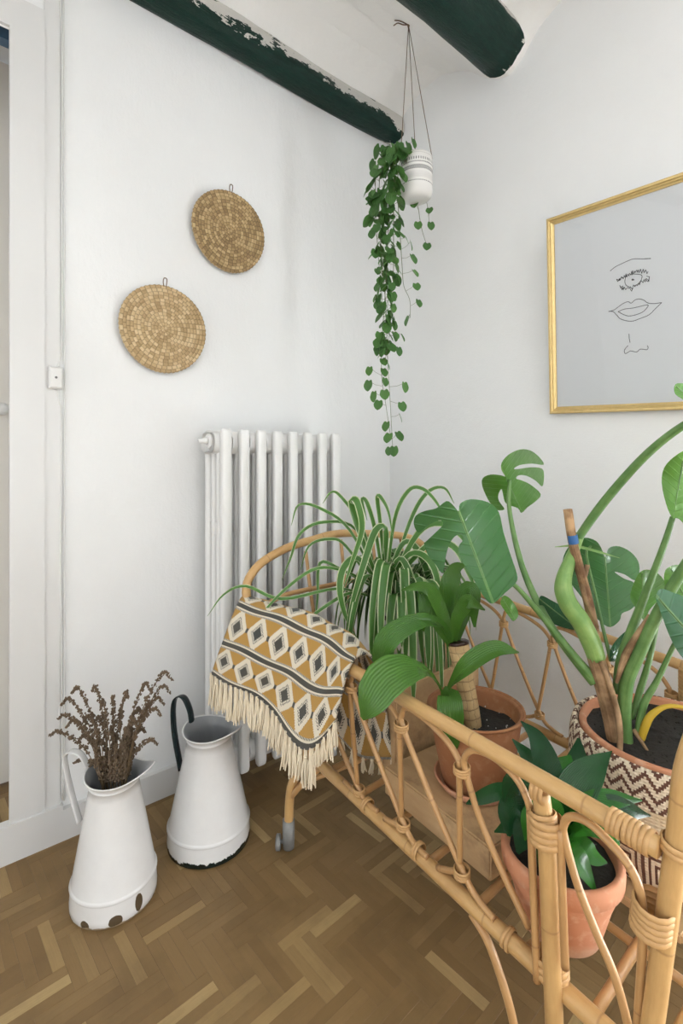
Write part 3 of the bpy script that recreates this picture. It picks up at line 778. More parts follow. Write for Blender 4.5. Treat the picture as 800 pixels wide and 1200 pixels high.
# curved braces from bottom rail to the legs
cane('brace', [NP(552, 1070), NP(570, 1100), NP(585, 1140), NP(600, 1192), NP(612, 1260)], .0085, 'cane')
cane('brace', [Vector((.507, -.974, .17)), Vector((.55, -.966, .225)), nrail(.62, .305)], .009, 'cane')
cane('brace', [Vector((.507, -.968, .20)), Vector((.60, -.75, .25)), Vector((.64, -.62, .30))], .0075, 'cane')
# bindings
wrap(mp_t + Vector((0, 0, -.0)), nrail(1.3) - nrail(1.2), .0185, 3, .0045)
wrap(mp_m + (mp_t - mp_m) * .42, mp_m - mp_t, .0205, 4, .0048)
for p, q, n in ((NP(640, 972), mp_b - mp_m, 4), (NP(646, 1130), mp_b - mp_m, 3)):
    wrap(p, q, .0275, n, .0062)
wrap(nrail(1.545), EX, .0175, 8, .0042); wrap(pt + dirp * -.012, dirp, .019, 2, .005)
wrap(NP(764, 1073), dirp, .026, 5, .005)
wrap(frail(1.40, .62), (0, 0, 1), .020, 14, .0052); wrap(frail(1.40), fT1 - fT0, .017, 3, .005)
for a, b in ((NP(430, 944), NP(440, 953)), (NP(490, 997), NP(500, 1006)), (NP(596, 1100), NP(606, 1110))): wrap(a, b - a, .0185, 2, .004)
# far side lattice
FU = [FP(535, 708), FP(590, 731), FP(647, 755), FP(712, 783), frail(1.36, .6)]
FV = [None, FP(577, 815), FP(632, 838), FP(690, 862), frail(1.33, .4)]
for k in range(4):
    zr = (frail(FU[k].x).z + frail(FU[k + 1].x).z) / 2
    cane('lattice_cane', hairpin(FU[k], FU[k + 1], FV[k + 1], zr, 0, BZ, 0, .345), .0062, 'cane', 8, 5)
    wrap(FU[k + 1], (0, 0, 1), .0145, 3, .003); wrap(FV[k + 1], (0, 0, 1), .0145, 3, .003)
# bottom slats and long rods
for x in (.66, .80, .94, 1.08, 1.22, 1.34, 1.47):
    a = nrail(x, BZ - .006); b = frail(x, .324); cane('slat', [a, a.lerp(b, .5), b], .0095, 'cane')
for t in (.3, .55, .8):
    a = nrail(.57, BZ).lerp(frail(.57, BZ), t) + Vector((0, 0, -.022)); b = nrail(1.57, BZ).lerp(frail(1.57, BZ), t) + Vector((0, 0, -.022)); cane('slat', [a, a.lerp(b, .5), b], .0085, 'cane')
# caster feet
def caster(p, back):
    c = G().tube([p + Vector((0, 0, .02)), p + Vector((0, 0, -.035)), p + Vector((0, 0, -.068))], [.0195, .0195, .018], 14).make('caster_socket', 'grey_metal', crib)
    a = p + Vector((back[0], back[1], -.051)); ax = Vector((back[0], back[1], 0)).normalized()
    G().tube([a - ax * .008, a - ax * .006, a + ax * .006, a + ax * .008], [.018, .023, .023, .018], 18).tube([p + Vector((0, 0, -.045)), a], .006, 8).make('caster_wheel', 'grey_metal', c)
for p, bk in (((.499, -.978, .075), (-.020, -.026)), ((.51, -.22, .075), (-.03, 0)), ((base.x, base.y, .075), (.03, 0)), ((1.59, -.26, .075), (.03, 0)), ((foot.x, foot.y, .075), (.02, -.02)), ((fp_b.x, fp_b.y, .075), (.02, .02))):
    caster(Vector(p), bk)

# ================================================================== ENAMEL JUGS
def _enamel(name, chips, rustrim, blackrim):
    b = NB(name); v, x, y, z = b.coord(); n = b.noise(v, 60, 4); n2 = b.noise(v, 22, 5, .7)
    c = b.mix(n2, (.72, .71, .7), (.8, .795, .785))
    dark = None
    for cx_, cy_, cz_, rx, rz in chips:
        q = ((x - cx_) * (x - cx_) + (y - cy_) * (y - cy_)) / (rx * rx) + (z - cz_) * (z - cz_) / (rz * rz) + (n2 - .5) * 1.1
        f = q.lt(1.); dark = f if dark is None else dark.max(f)
    if dark is not None: c = b.mix(dark, c, hexc(86, 72, 54))
    if rustrim: c = b.mix((z + (n2 - .5) * .022).lt(.0065), c, b.mix(n, hexc(128, 100, 70), hexc(190, 176, 150)))
    if blackrim: c = b.mix((z + (n2 - .5) * .05).lt(.019), c, (.008, .02, .018))
    top = (z + (n2 - .5) * .03).gt(.385)
    b.bump(n2, .06, .002)
    return b.fin(c, .25, Coat_Weight=.2, Coat_Roughness=.12)
def jug(name, base, rb, rn, h, hdir, label, mat, hmat, inmat, hshape):
    rt = root(name, base, label, 'jug'); hdir = hdir.normalized(); sdir = -hdir; sa = math.atan2(sdir.y, sdir.x)
    prof = [(rb - .004, 0), (rb, .003), (rb * 1.005, .02), (rb * .985, .058), (rb * .985, .061), (rb * 1.012, .065), (rb * .975, .069), (rb * .965, .073)]
    for i in range(1, 13):
        t = i / 12; prof.append((rb * .965 + (rn - rb * .965) * t, .073 + (h * .90 - .073) * t))
    prof += [(rn * 1.04, h * .905), (rn * 1.03, h * .915), (rn * 1.0, h * .92), (rn * 1.04, h * .95), (rn * 1.13, h * .98), (rn * 1.2, h)]
    no = len(prof)
    prof += [(rn * 1.2 - .003, h), (rn * 1.1 - .003, h * .975), (rn * .97, h * .93), (rn * .95, h * .9), (rn * 1.02, h * .78), (rn * 1.25, h * .5)]
    n_in = len(prof) - no
    def fn(p, a, i):
        z = p.z / h
        if z > .9:
            k = (z - .9) / .1; da = (a - sa + math.pi) % (2 * math.pi) - math.pi
            s = math.exp(-(da / .55) ** 2); bk = math.exp(-(abs(abs(da) - math.pi) / .9) ** 2)
            q = Vector((math.cos(a), math.sin(a), 0))
            p = p + q * (rn * .55 * s * k ** 1.2) + Vector((0, 0, (.03 * s + .012 * bk - .012) * k))
        return p
    g = G().lathe(prof[:no + 1], base, 56, fn, cap0=True); g.make('body', mat, rt)
    g = G().lathe(prof[no:], base, 56, fn, cap1=True); g.make('inside', inmat, rt)
    # rolled rim
    rim = [Vector(base) + fn(Vector((rn * 1.2 * math.cos(a), rn * 1.2 * math.sin(a), h)), a, 0) for a in [2 * math.pi * k / 56 for k in range(57)]]
    G().tube(rim, .0024, 6, cap=False).make('rim', mat, rt)
    # strap handle in the plane of hdir
    P = spline([Vector(base) + hdir * a + Vector((0, 0, z)) for a, z in hshape], 8); sd = hdir.cross(Vector((0, 0, 1))); V = []; n = len(P)
    for i, p in enumerate(P):
        t = (P[min(i + 1, n - 1)] - P[max(i - 1, 0)]).normalized(); nn = t.cross(sd)
        for k, (s, q) in enumerate(((-.013, 0), (-.007, .0035), (.007, .0035), (.013, 0), (.007, -.0015), (-.007, -.0015))): V.append(p + sd * s + nn * q)
    g = G().add(V, [(6 * i + k, 6 * i + (k + 1) % 6, 6 * i + 6 + (k + 1) % 6, 6 * i + 6 + k) for i in range(n - 1) for k in range(6)] + [tuple(reversed(range(6))), tuple(range(6 * n - 6, 6 * n))])
    g.make('handle', hmat if hmat != 'jug_l' else mat, rt)
    return rt
bL = Zp(134, 1048, 0); bR = Zp(245, 982, 0)
def chip(base, px, py, z, rx, rz):
    p = D(px, py, (base - CAM).dot(FW) - .09); q = p - base; q.z = 0; q = q.normalized() * .114; return (q.x, q.y, z, rx, rz)
M['jug_l'] = _enamel('chipped white enamel', [chip(bL, 106, 1076, .012, .013, .013), chip(bL, 135, 1072, .017, .018, .015), chip(bL, 176, 1046, .033, .012, .022)], True, False)
M['jug_r'] = _enamel('white enamel with black base edge', [], False, True)
M['jug_in'] = flat('grey enamel inside', (.3, .31, .32), .3)
jug('enamel_jug', bL, .115, .066, .362, -RT * .97 + FW * .1, 'white enamel jug with brown chips at its base, holding dried flowers', 'jug_l', 'jug_l', 'jug_in',
    [(.070, .335), (.10, .395), (.135, .405), (.152, .385), (.147, .345), (.128, .27), (.106, .20)])
jug('enamel_jug', bR, .132, .070, .372, -RT * .86 + FW * .45, 'empty white enamel jug with black handle and worn black base edge', 'jug_r', 'black_enamel', 'jug_in',
    [(.074, .35), (.086, .405), (.115, .442), (.15, .432), (.163, .385), (.155, .30), (.126, .19)])
# dried flowers
mouth = bL + Vector((0, 0, .355)); dj = (mouth - CAM).dot(FW)
tips = [(58, 862, 60), (68, 842, 52), (84, 812, 60), (72, 826, 50), (108, 810, 55), (132, 822, 45), (118, 828, 45), (176, 808, 60), (202, 797, 70), (200, 812, 60), (192, 825, 55), (188, 838, 45), (166, 836, 45), (150, 818, 50), (98, 846, 45), (78, 852, 40), (92, 868, 40), (87, 894, 35), (112, 846, 40), (142, 836, 45), (160, 850, 40), (184, 872, 30), (116, 872, 30), (130, 858, 40), (152, 862, 35), (105, 898, 25), (170, 858, 30), (124, 884, 25), (146, 880, 25), (163, 880, 22), (136, 895, 22), (176, 884, 20), (112, 905, 20), (155, 898, 18), (102, 908, 18), (118, 898, 18), (128, 902, 18), (142, 905, 18), (150, 888, 18), (168, 892, 18), (172, 872, 18), (108, 888, 20), (120, 908, 18), (160, 905, 18), (180, 878, 18), (134, 880, 20), (98, 880, 20)]
for i, (px, py, L) in enumerate(tips):
    d = dj + random.uniform(-.06, .06); tip = D(px, py - (14 if L <= 22 else 0), d)
    off = (tip - mouth); off.z = 0
    st = mouth + off * .25 + Vector((random.uniform(-.02, .02), random.uniform(-.02, .02), -.06))
    if off.length > .04 * 1: st = mouth + off.normalized() * .03 + Vector((0, 0, -.06))
    up = tip.lerp(st, .45) + Vector((0, 0, .045 + .02 * random.random()))
    if L <= 22:
        if off.length > .055: tip = tip - off * (1 - .055 / off.length); off = off.normalized() * .055
        st = mouth + off * .5 + Vector((0, 0, -.05))
    P = spline([st, mouth + off * (.42 if L > 22 else .85) + Vector((0, 0, max(.01, (tip.z - mouth.z) * .55))), tip - off * .18 + Vector((0, 0, .012)), tip], 8)
    tg = tag(G().tube(P[:-4], .0013, 5).make('dried_flower', 'dry_stem', origin=st), 'dried brown flower spike standing in the chipped white jug', 'dried flower', 'dried flowers in the jug')
    g = G(); n = len(P); k0 = int(n * (.34 if L > 22 else .12))
    for j in range(k0, n):
        t = (j - k0) / max(1, n - 1 - k0); rr = .0075 * (1 - .55 * t)
        for q in range(7):
            c = P[j].lerp(P[min(j + 1, n - 1)], random.random()) + Vector((random.gauss(0, 1), random.gauss(0, 1), random.gauss(0, 1))).normalized() * rr * random.uniform(.5, 1.15)
            e = rr * random.uniform(.3, .7); ax = [Vector((1, 0, 0)) * e, Vector((0, 1, 0)) * e, Vector((0, 0, 1)) * e * 1.25]
            g.add([c + ax[0], c - ax[0], c + ax[1], c - ax[1], c + ax[2], c - ax[2]], [(0, 2, 4), (2, 1, 4), (1, 3, 4), (3, 0, 4), (2, 0, 5), (1, 2, 5), (3, 1, 5), (0, 3, 5)])
    g.make('flower_spike', 'dry', tg, False)

# ================================================================== BLANKET
def _blanket():
    b = NB('ochre diamond blanket'); v, x, y, z = b.coord('UV')
    ov, _, _, _ = b.coord(); n = b.noise(ov, 160, 2); nl = b.noise(ov, 14, 3)
    q = 1 / 26.; yq = b.math('SNAP', y + .5 * q, q); xq = x + (n - .5) * .06
    dx = (xq.fract() - .5).abs() * 2.; dy = (yq.fract() - .5).abs() * 2.
    m = dx * .98 + dy * 1.12
    dash = ((y * 26. + x * 9.).fract()).lt(.55)
    och, crm, drk = hexc(190, 146, 72), hexc(236, 227, 208), hexc(62, 70, 72)
    c = b.mix(m.lt(.98), och, crm)
    c = b.mix((m.lt(.60) * m.gt(.47)) * dash, c, drk)
    c = b.mix(m.lt(.40), c, drk)
    dot = (1. - dx).lt(.11) * dy.lt(.10); c = b.mix(dot, c, drk)
    sd = dy.gt(.76); c = b.mix(sd, c, crm)
    tick = ((x * 16.).fract()).lt(.55)
    c = b.mix((dy.gt(.76) * dy.lt(.82)) * tick, c, drk)
    c = b.mix(dy.gt(.91), c, drk)
    c = b.mix(nl * .18, c, tuple(k * .8 for k in och))
    w1 = (y * 60.).tri(); w2 = (x * 55.).tri(); b.bump(w1 + w2 * .6 + n, .5, .002)
    return b.fin(c, .95, Sheen_Weight=.15)
M['blanket'] = _blanket()
rowsP = [
 [(302, 800, 1.68), (350, 830, 1.62), (395, 860, 1.56), (428, 890, 1.51), (459, 886, 1.47)],
 [(300, 760, 1.68), (345, 780, 1.62), (388, 805, 1.56), (424, 832, 1.50), (453, 838, 1.455)],
 [(296, 714, 1.68), (338, 727, 1.62), (380, 744, 1.56), (418, 768, 1.50), (444, 792, 1.43)],
 [(288, 700, 1.645), (330, 709, 1.575), (370, 722, 1.515), (405, 740, 1.45), (433, 766, 1.375)],
 [(280, 706, 1.60), (318, 719, 1.53), (356, 734, 1.465), (390, 752, 1.40), (416, 772, 1.325)],
 [(267, 736, 1.575), (304, 752, 1.505), (343, 770, 1.44), (378, 788, 1.375), (405, 797, 1.312)],
 [(257, 765, 1.56), (293, 782, 1.49), (331, 804, 1.425), (366, 826, 1.355), (398, 825, 1.305)],
 [(249, 790, 1.55), (283, 808, 1.48), (319, 834, 1.41), (352, 876, 1.33), (392, 851, 1.30)]]
Rw = [[D(*p) for p in r] for r in rowsP]
NCU, NRV = 48, 7
cols_ = [spline([Rw[r][c] for r in range(8)], NRV) for c in range(5)]
grid = [spline([cols_[c][r] for c in range(5)], NCU // 4) for r in range(len(cols_[0]))]
nr2, nc2 = len(grid), len(grid[0])
crest_r = 4 * NRV
V = []; U = []
for r in range(nr2):
    for c in range(nc2):
        p = grid[r][c].copy(); u = c / (nc2 - 1)
        t = max(0, (r - crest_r) / (nr2 - 1 - crest_r)); s_ = max(0, (crest_r - r) / crest_r)
        fold = .010 * math.sin(u * 9 + .6) * t + .012 * t * math.sin(u * 23 + 1) * max(0, u - .55) * 2 + .008 * math.sin(u * 14) * s_
        p = p - FW * fold + Vector((0, 0, .003 * math.sin(u * 17 + r * .3)))
        V.append(p)
        U.append((u * 6.3 + .1, (nr2 - 1 - r) / (nr2 - 1 - crest_r) * 2.12 - .04))
Fq = [(r * nc2 + c, r * nc2 + c + 1, (r + 1) * nc2 + c + 1, (r + 1) * nc2 + c) for r in range(nr2 - 1) for c in range(nc2 - 1)]
blk = obj('throw_blanket', V, Fq, 'blanket', None, True, U, origin=V[crest_r * nc2 + nc2 // 2])
sm_ = blk.modifiers.new('thickness', 'SOLIDIFY'); sm_.thickness = .007; sm_.offset = 0
tag(blk, 'fringed ochre throw blanket with dark diamonds draped over the crib rail', 'blanket')
def tassel(p, L, dirx, parent, wd=.0115):
    g = G()
    for k in range(20):
        a = random.uniform(0, 6.28); r0 = random.uniform(0, wd * .45); r1 = random.uniform(.2, 1) * wd * 1.15
        o0 = RT * (r0 * math.cos(a)) - FW * (r0 * math.sin(a)); o1 = RT * (r1 * math.cos(a)) - FW * (r1 * math.sin(a)) * .7
        ll = L * random.uniform(.82, 1.05)
        P = [p + o0, p + o0 * 1.1 + Vector((0, 0, -ll * .22)), p + o1 * .8 + dirx * .5 + Vector((0, 0, -ll * .6)), p + o1 * 1.1 + dirx + RT * random.uniform(-.004, .004) + Vector((0, 0, -ll))]
        g.tube(spline(P, 3), [.0019, .0024, .002], 4, cap=False)
    g.tube([p + Vector((0, 0, -L * .17)), p + Vector((0, 0, -L * .2)), p + Vector((0, 0, -L * .24))], [.0045, .0062, .005], 8)
    g.make('tassel', 'fringe', parent)
NT_ = 25
for i in range(NT_):
    u = i / (NT_ - 1); c = min(nc2 - 1, int(u * (nc2 - 1))); p = V[(nr2 - 1) * nc2 + c] + Vector((0, 0, .004))
    tassel(p, .098 + .012 * math.sin(i * 1.7) - (.03 if u > .85 else 0), Vector((random.uniform(-.004, .004), 0, 0)), blk)
for i in range(6):
    c = int((.55 + .45 * i / 5) * (nc2 - 1)); tassel(V[c] + Vector((0, 0, .004)), .05, Vector((0, 0, 0)), blk, .007)

# ================================================================== THINGS INSIDE THE CRIB
ang = math.atan2(EX.y, EX.x)
def rbox(name, c, sx, sy, z0, z1, mat, label, cat, rot=ang, group=None, jag=0.):
    m = Matrix.Translation((c[0], c[1], 0)) @ Matrix.Rotation(rot, 4, 'Z'); bm = bmesh.new()
    r = bmesh.ops.create_cube(bm, size=1)
    for v in bm.verts: v.co = m @ Vector((v.co.x * sx, v.co.y * sy, z0 + (v.co.z + .5) * (z1 - z0)))
    bmesh.ops.bevel(bm, geom=list(bm.edges), offset=.004, segments=2, affect='EDGES')
    vv = [v.co.copy() for v in bm.verts]; bm.verts.index_update(); ff = [tuple(v.index for v in f.verts) for f in bm.faces]; bm.free()
    return tag(obj(name, vv, ff, mat, None, False, None, (c[0], c[1], z0)), label, cat, group)
def pot(rt, c, z0, z1, r0, r1, mat, rim=.028, soil=.03, seg=48, name='pot'):
    prof = [(r0 * .9, z0), (r0, z0 + .003), (r0 + (r1 - r0) * .5, (z0 + z1) / 2), (r1 * .955, z1 - rim), (r1 * .955, z1 - rim + .001), (r1, z1 - rim + .004), (r1 * 1.01, z1 - rim * .5), (r1, z1 - .004), (r1 - .004, z1), (r1 - .011, z1 - .001), (r1 - .014, z1 - .006), (r1 - .018, z1 - soil - .02), (.5 * r1, z1 - soil - .025)]
    G().lathe(prof, (c[0], c[1], 0), seg, None, True).make(name, mat, rt)
    V = []; rr = r1 - .016
    V.append((c[0], c[1], z1 - soil + .006)); Fc = []
    for i in range(1, 9):
        for k in range(36):
            a = 2 * math.pi * k / 36; V.append((c[0] + rr * i / 8 * math.cos(a), c[1] + rr * i / 8 * math.sin(a), z1 - soil + .006 * (1 - i / 8) + random.uniform(-.004, .004)))
    Fc += [(0, 1 + k, 1 + (k + 1) % 36) for k in range(36)] + [(1 + (i - 1) * 36 + k, 1 + i * 36 + k, 1 + i * 36 + (k + 1) % 36, 1 + (i - 1) * 36 + (k + 1) % 36) for i in range(1, 8) for k in range(36)]
    obj('soil', V, Fc, 'soil', rt)
SZ = .331      # top of slats
rbox('wooden_board', (1.05, -.765), .36, .30, SZ, SZ + .075, 'raw_wood', 'thick pale wooden board lying in the crib under the cane plant pot', 'board')
rbox('wooden_box', (.72, -.645), .27, .36, SZ, .60, 'raw_wood', 'tall pale raw wood box in the crib under the spider plant', 'box')
rbox('wooden_board', (1.385, -.53), .33, .46, SZ, SZ + .02, 'raw_wood', 'flat pale wooden board lying in the crib under the patterned basket', 'board')
def HN(p, up=.6): return ((CAM - p).normalized() + Vector((0, 0, up))).normalized()
def blade(pts, widths, mat, parent, name='leaf', fold=.22, up=.6, sub=7, cols=4, wave=0.):
    """strap leaf through (px, py, depth) points"""
    P = spline([D(*p) if not isinstance(p, Vector) else p for p in pts], sub)
    return ribbon(P, widths, HN(P[len(P) // 2], up), fold, cols, wave).make(name, mat, parent)

# ---------------------------------------------------------------- cane plant in brown terracotta pot
pc = (1.062, -.768); zb = SZ + .075
sau = G().lathe([(.075, 0), (.09, .002), (.106, .024), (.104, .026), (.099, .025), (.088, .008), (.0, .007)], (pc[0], pc[1], zb), 40, None, True).make('plant_saucer', 'terracotta', origin=(pc[0], pc[1], zb))
tag(sau, 'terracotta saucer under the brown cane plant pot', 'saucer')
dr = root('potted_cane_plant', (pc[0], pc[1], zb + .0085), 'brown terracotta pot with a cut woody cane and broad green leaves', 'potted plant')
pot(dr, pc, zb + .0085, .605, .084, .124, 'terracotta_dark', .0, .045)
ct, cb = D(536.5, 752, 1.335), D(556, 862, 1.30)
cax = (ct - cb).normalized()
G().tube([cb - cax * .02, cb.lerp(ct, .25), cb.lerp(ct, .5), cb.lerp(ct, .75), ct - cax * .004], [.021, .0235, .024, .026, .0275], 20).make('cane_stem', 'drac_cane', dr)
G().tube([ct - cax * .006, ct, ct + cax * .003], [.0285, .0288, .024], 20).make('wax_cap', 'wax', dr)
g = G()
for i in range(46):
    a = random.uniform(0, 6.283); r = .1 * math.sqrt(random.random()); e = random.uniform(.0010, .0024); c = Vector((pc[0] + r * math.cos(a), pc[1] + r * math.sin(a), .566))
    g.add([c + Vector(q) * e for q in ((1, 0, 0), (-1, .2, 0), (0, 1, .1), (.1, -1, 0), (0, 0, 1), (0, 0, -1))], [(0, 2, 4), (2, 1, 4), (1, 3, 4), (3, 0, 4), (2, 0, 5), (1, 2, 5), (3, 1, 5), (0, 3, 5)])
g.make('soil_grit', 'white_pot', dr, False)['kind'] = 'stuff'
# big lower leaves
blade([(522, 822, 1.275), (512, 800, 1.25), (498, 786, 1.22), (476, 784, 1.18), (452, 797, 1.15), (434, 822, 1.14), (424, 842, 1.15)], [.008, .012, .035, .085, .098, .075, .012], 'leaf_drac', dr, fold=.16, up=1.0, wave=.04)
blade([(523, 822, 1.275), (527, 806, 1.25), (540, 789, 1.22), (560, 773, 1.20), (584, 762, 1.18), (608, 765, 1.17)], [.01, .02, .045, .058, .046, .004], 'leaf_drac', dr, fold=.35, up=1.2)
blade([(524, 824, 1.275), (526, 815, 1.245), (527, 828, 1.22), (529, 850, 1.215), (531, 877, 1.22)], [.02, .05, .062, .055, .02], 'leaf_drac', dr, fold=.15, up=.2)
# shoots beside the cane top
cs = [(524, 745, 1.34)]
for pts, ws in (
    ([(530, 760, 1.33), (521, 735, 1.31), (500, 727, 1.27), (474, 735, 1.24), (453, 752, 1.23), (443, 778, 1.24)], [.012, .018, .034, .05, .056, .03]),
    ([(530, 760, 1.33), (520, 725, 1.32), (506, 695, 1.31), (490, 688, 1.30), (470, 692, 1.29)], [.012, .03, .036, .026, .004]),
    ([(530, 760, 1.33), (516, 735, 1.33), (505, 706, 1.34), (500, 690, 1.35), (497, 715, 1.33), (496, 740, 1.33)], [.012, .034, .05, .046, .03, .004]),
    ([(532, 758, 1.34), (528, 718, 1.35), (526, 690, 1.36), (534, 668, 1.36), (545, 662, 1.35)], [.012, .04, .052, .04, .006]),
    ([(534, 758, 1.34), (540, 722, 1.34), (548, 695, 1.33), (553, 700, 1.32), (556, 735, 1.32)], [.012, .044, .055, .044, .006]),
    ([(534, 758, 1.35), (536, 725, 1.37), (538, 700, 1.38), (537, 722, 1.34), (536, 748, 1.33)], [.012, .046, .055, .05, .008]),
    ([(532, 758, 1.34), (534, 730, 1.31), (546, 708, 1.29), (552, 706, 1.28), (568, 715, 1.29)], [.012, .03, .04, .03, .004])):
    blade(pts, ws, 'leaf_drac', dr, fold=.25, up=.4, wave=.05)

# ---------------------------------------------------------------- spider plant
sc = Vector((.705, -.675, .60)); spd = root('spider_plant', sc, 'bushy striped spider plant with long arching leaves in a white pot', 'potted plant')
pot(spd, (sc.x, sc.y), .60, .745, .07, .092, 'white_pot', .018, .02)
crown = sc + Vector((0, 0, .13)); dc = (crown - CAM).dot(FW)
expl = [
 [(437, 690), (410, 672), (372, 666), (335, 690), (305, 722), (297, 738)], [(440, 690), (400, 668), (375, 660), (372, 700), (368, 740)],
 [(436, 700), (395, 690), (330, 702), (288, 687), (262, 697), (243, 722)], [(436, 700), (410, 695), (375, 715), (350, 735), (329, 744)],
 [(445, 690), (425, 620), (400, 583), (388, 577), (378, 590)], [(445, 690), (410, 622), (375, 596), (350, 592), (341, 616)],
 [(447, 690), (418, 622), (380, 612), (352, 625), (340, 655), (330, 680)], [(447, 690), (425, 635), (412, 592), (418, 588), (424, 620), (412, 660), (402, 690)],
 [(452, 690), (462, 610), (478, 576), (495, 573), (512, 590), (522, 612)], [(455, 690), (480, 612), (500, 578), (520, 572), (532, 590)],
 [(450, 690), (440, 625), (430, 590), (424, 586), (430, 610)], [(452, 690), (446, 620), (442, 585), (446, 583), (455, 600), (460, 630)],
 [(450, 690), (470, 640), (485, 640), (500, 670), (508, 715), (516, 760), (522, 790)], [(447, 690), (452, 625), (440, 622), (425, 665), (412, 710), (405, 745)],
 [(447, 690), (420, 655), (403, 665), (398, 690), (404, 720), (418, 748)], [(450, 690), (480, 650), (505, 660), (516, 700), (520, 740)],
 [(450, 690), (468, 655), (482, 680), (490, 720), (494, 760), (498, 790)], [(455, 690), (500, 640), (530, 640), (548, 670), (560, 700)],
 [(455, 690), (490, 625), (522, 615), (550, 640), (565, 670)], [(440, 690), (405, 640), (385, 632), (362, 640), (352, 668)]]
for P in expl:
    n = len(P); dd = random.uniform(-.12, -.02)
    if P[-1][0] < 350: dd = -.10
    pts = [(x, y, dc + dd * min(1, 2 * i / (n - 1)) + random.uniform(-.01, .01)) for i, (x, y) in enumerate(P)]
    kw_ = .5 if min(p[0] for p in P) < 385 else .62 if P[-1][1] < 650 else 1.
    blade(pts, [w0 * kw_ for w0 in (.012, .020, .024, .021, .014, .002)], 'leaf_spider', spd, fold=.35, up=.5, sub=5, cols=4)
for i in range(84):
    az = random.uniform(0, 2 * math.pi); reach = random.uniform(.07, .22); rise = random.uniform(.07, .21); drop = random.uniform(.12, .40)
    d_ = Vector((math.cos(az), math.sin(az), 0)); hang = random.uniform(.3, .6)
    P = [crown + d_ * .012, crown + d_ * reach * .35 + Vector((0, 0, rise * .75)), crown + d_ * reach * .75 + Vector((0, 0, rise)), crown + d_ * reach + Vector((0, 0, rise - drop * .35)), crown + d_ * reach * 1.08 + Vector((0, 0, rise - drop * .75)), crown + d_ * reach * 1.1 + Vector((0, 0, rise - drop))]
    if any(p.z < .33 or p.x < .5 for p in P): continue
    S = spline(P, 5); ribbon(S, [.012, .022, .029, .026, .019, .003], (d_ + Vector((0, 0, .6))).normalized(), .35, 4).make('leaf', 'leaf_spider', spd)

# ---------------------------------------------------------------- dark leaved plant in the front pot
fpz = SZ + .001 - .0; fc = (1.362, -.905)
fpl = root('potted_leafy_plant', (fc[0], fc[1], fpz), 'orange terracotta pot with glossy dark ribbed leaves standing behind the crib post', 'potted plant')
pot(fpl, fc, fpz, .487, .072, .112, 'terracotta', .038, .02)
fb = Vector((fc[0], fc[1], .46)); df = (fb - CAM).dot(FW)
def dk(pts, ws, lt=False, **k): blade([(x, y, df + e) for x, y, e in pts], ws, 'leaf_dark_lt' if lt else 'leaf_dark', fpl, cols=6, **k)
dk([(655, 975, .0), (650, 930, .0), (640, 895, .03), (628, 865, .06), (610, 845, .08)], [.012, .04, .052, .034, .003])
dk([(650, 975, 0), (635, 920, .02), (620, 890, .05), (600, 866, .07)], [.012, .036, .034, .003])
dk([(660, 975, 0), (668, 940, -.02), (682, 915, -.01), (700, 895, .01), (717, 880, .03)], [.014, .05, .07, .06, .03, .001], fold=.14)
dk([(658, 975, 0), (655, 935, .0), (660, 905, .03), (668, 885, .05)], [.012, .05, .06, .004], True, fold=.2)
dk([(665, 970, .0), (672, 940, .02), (676, 905, .06), (678, 865, .1)], [.012, .055, .06, .006])
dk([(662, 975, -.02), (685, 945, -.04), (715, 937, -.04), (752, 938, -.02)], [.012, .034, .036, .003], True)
dk([(662, 978, -.02), (690, 955, -.05), (725, 948, -.05), (762, 956, -.04)], [.012, .04, .045, .003])
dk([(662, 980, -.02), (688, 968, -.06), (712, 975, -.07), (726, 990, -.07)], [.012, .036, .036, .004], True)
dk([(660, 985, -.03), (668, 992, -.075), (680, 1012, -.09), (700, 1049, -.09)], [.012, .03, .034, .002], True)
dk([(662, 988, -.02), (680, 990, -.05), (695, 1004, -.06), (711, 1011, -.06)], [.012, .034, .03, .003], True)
dk([(650, 975, 0), (625, 940, .02), (590, 928, .03), (562, 936, .03), (546, 942, .03)], [.012, .03, .034, .026, .003])
dk([(648, 985, 0), (625, 975, .0), (600, 968, .01), (579, 975, .02)], [.012, .034, .032, .003])
dk([(648, 980, 0), (630, 960, .0), (610, 945, .0), (598, 955, .0), (596, 980, 0)], [.012, .05, .06, .05, .006])
dk([(650, 980, -.01), (632, 970, -.02), (616, 975, -.03), (606, 1000, -.03)], [.012, .045, .05, .006])
dk([(650, 978, -.01), (630, 945, -.01), (615, 920, -.02), (600, 920, -.01), (590, 940, 0)], [.012, .045, .05, .04, .006])
dk([(655, 975, .02), (640, 930, .05), (622, 905, .08), (605, 905, .1)], [.012, .05, .055, .006])
dk([(655, 975, -.03), (648, 950, -.03), (636, 942, -.03), (620, 958, -.04), (615, 985, -.04)], [.012, .04, .03, .03, .003], True)
dk([(660, 978, .03), (690, 960, .05), (700, 985, .05)], [.012, .06, .006])
dk([(658, 985, -.03), (645, 985, -.06), (640, 1000, -.07), (632, 1020, -.06)], [.012, .04, .04, .004])

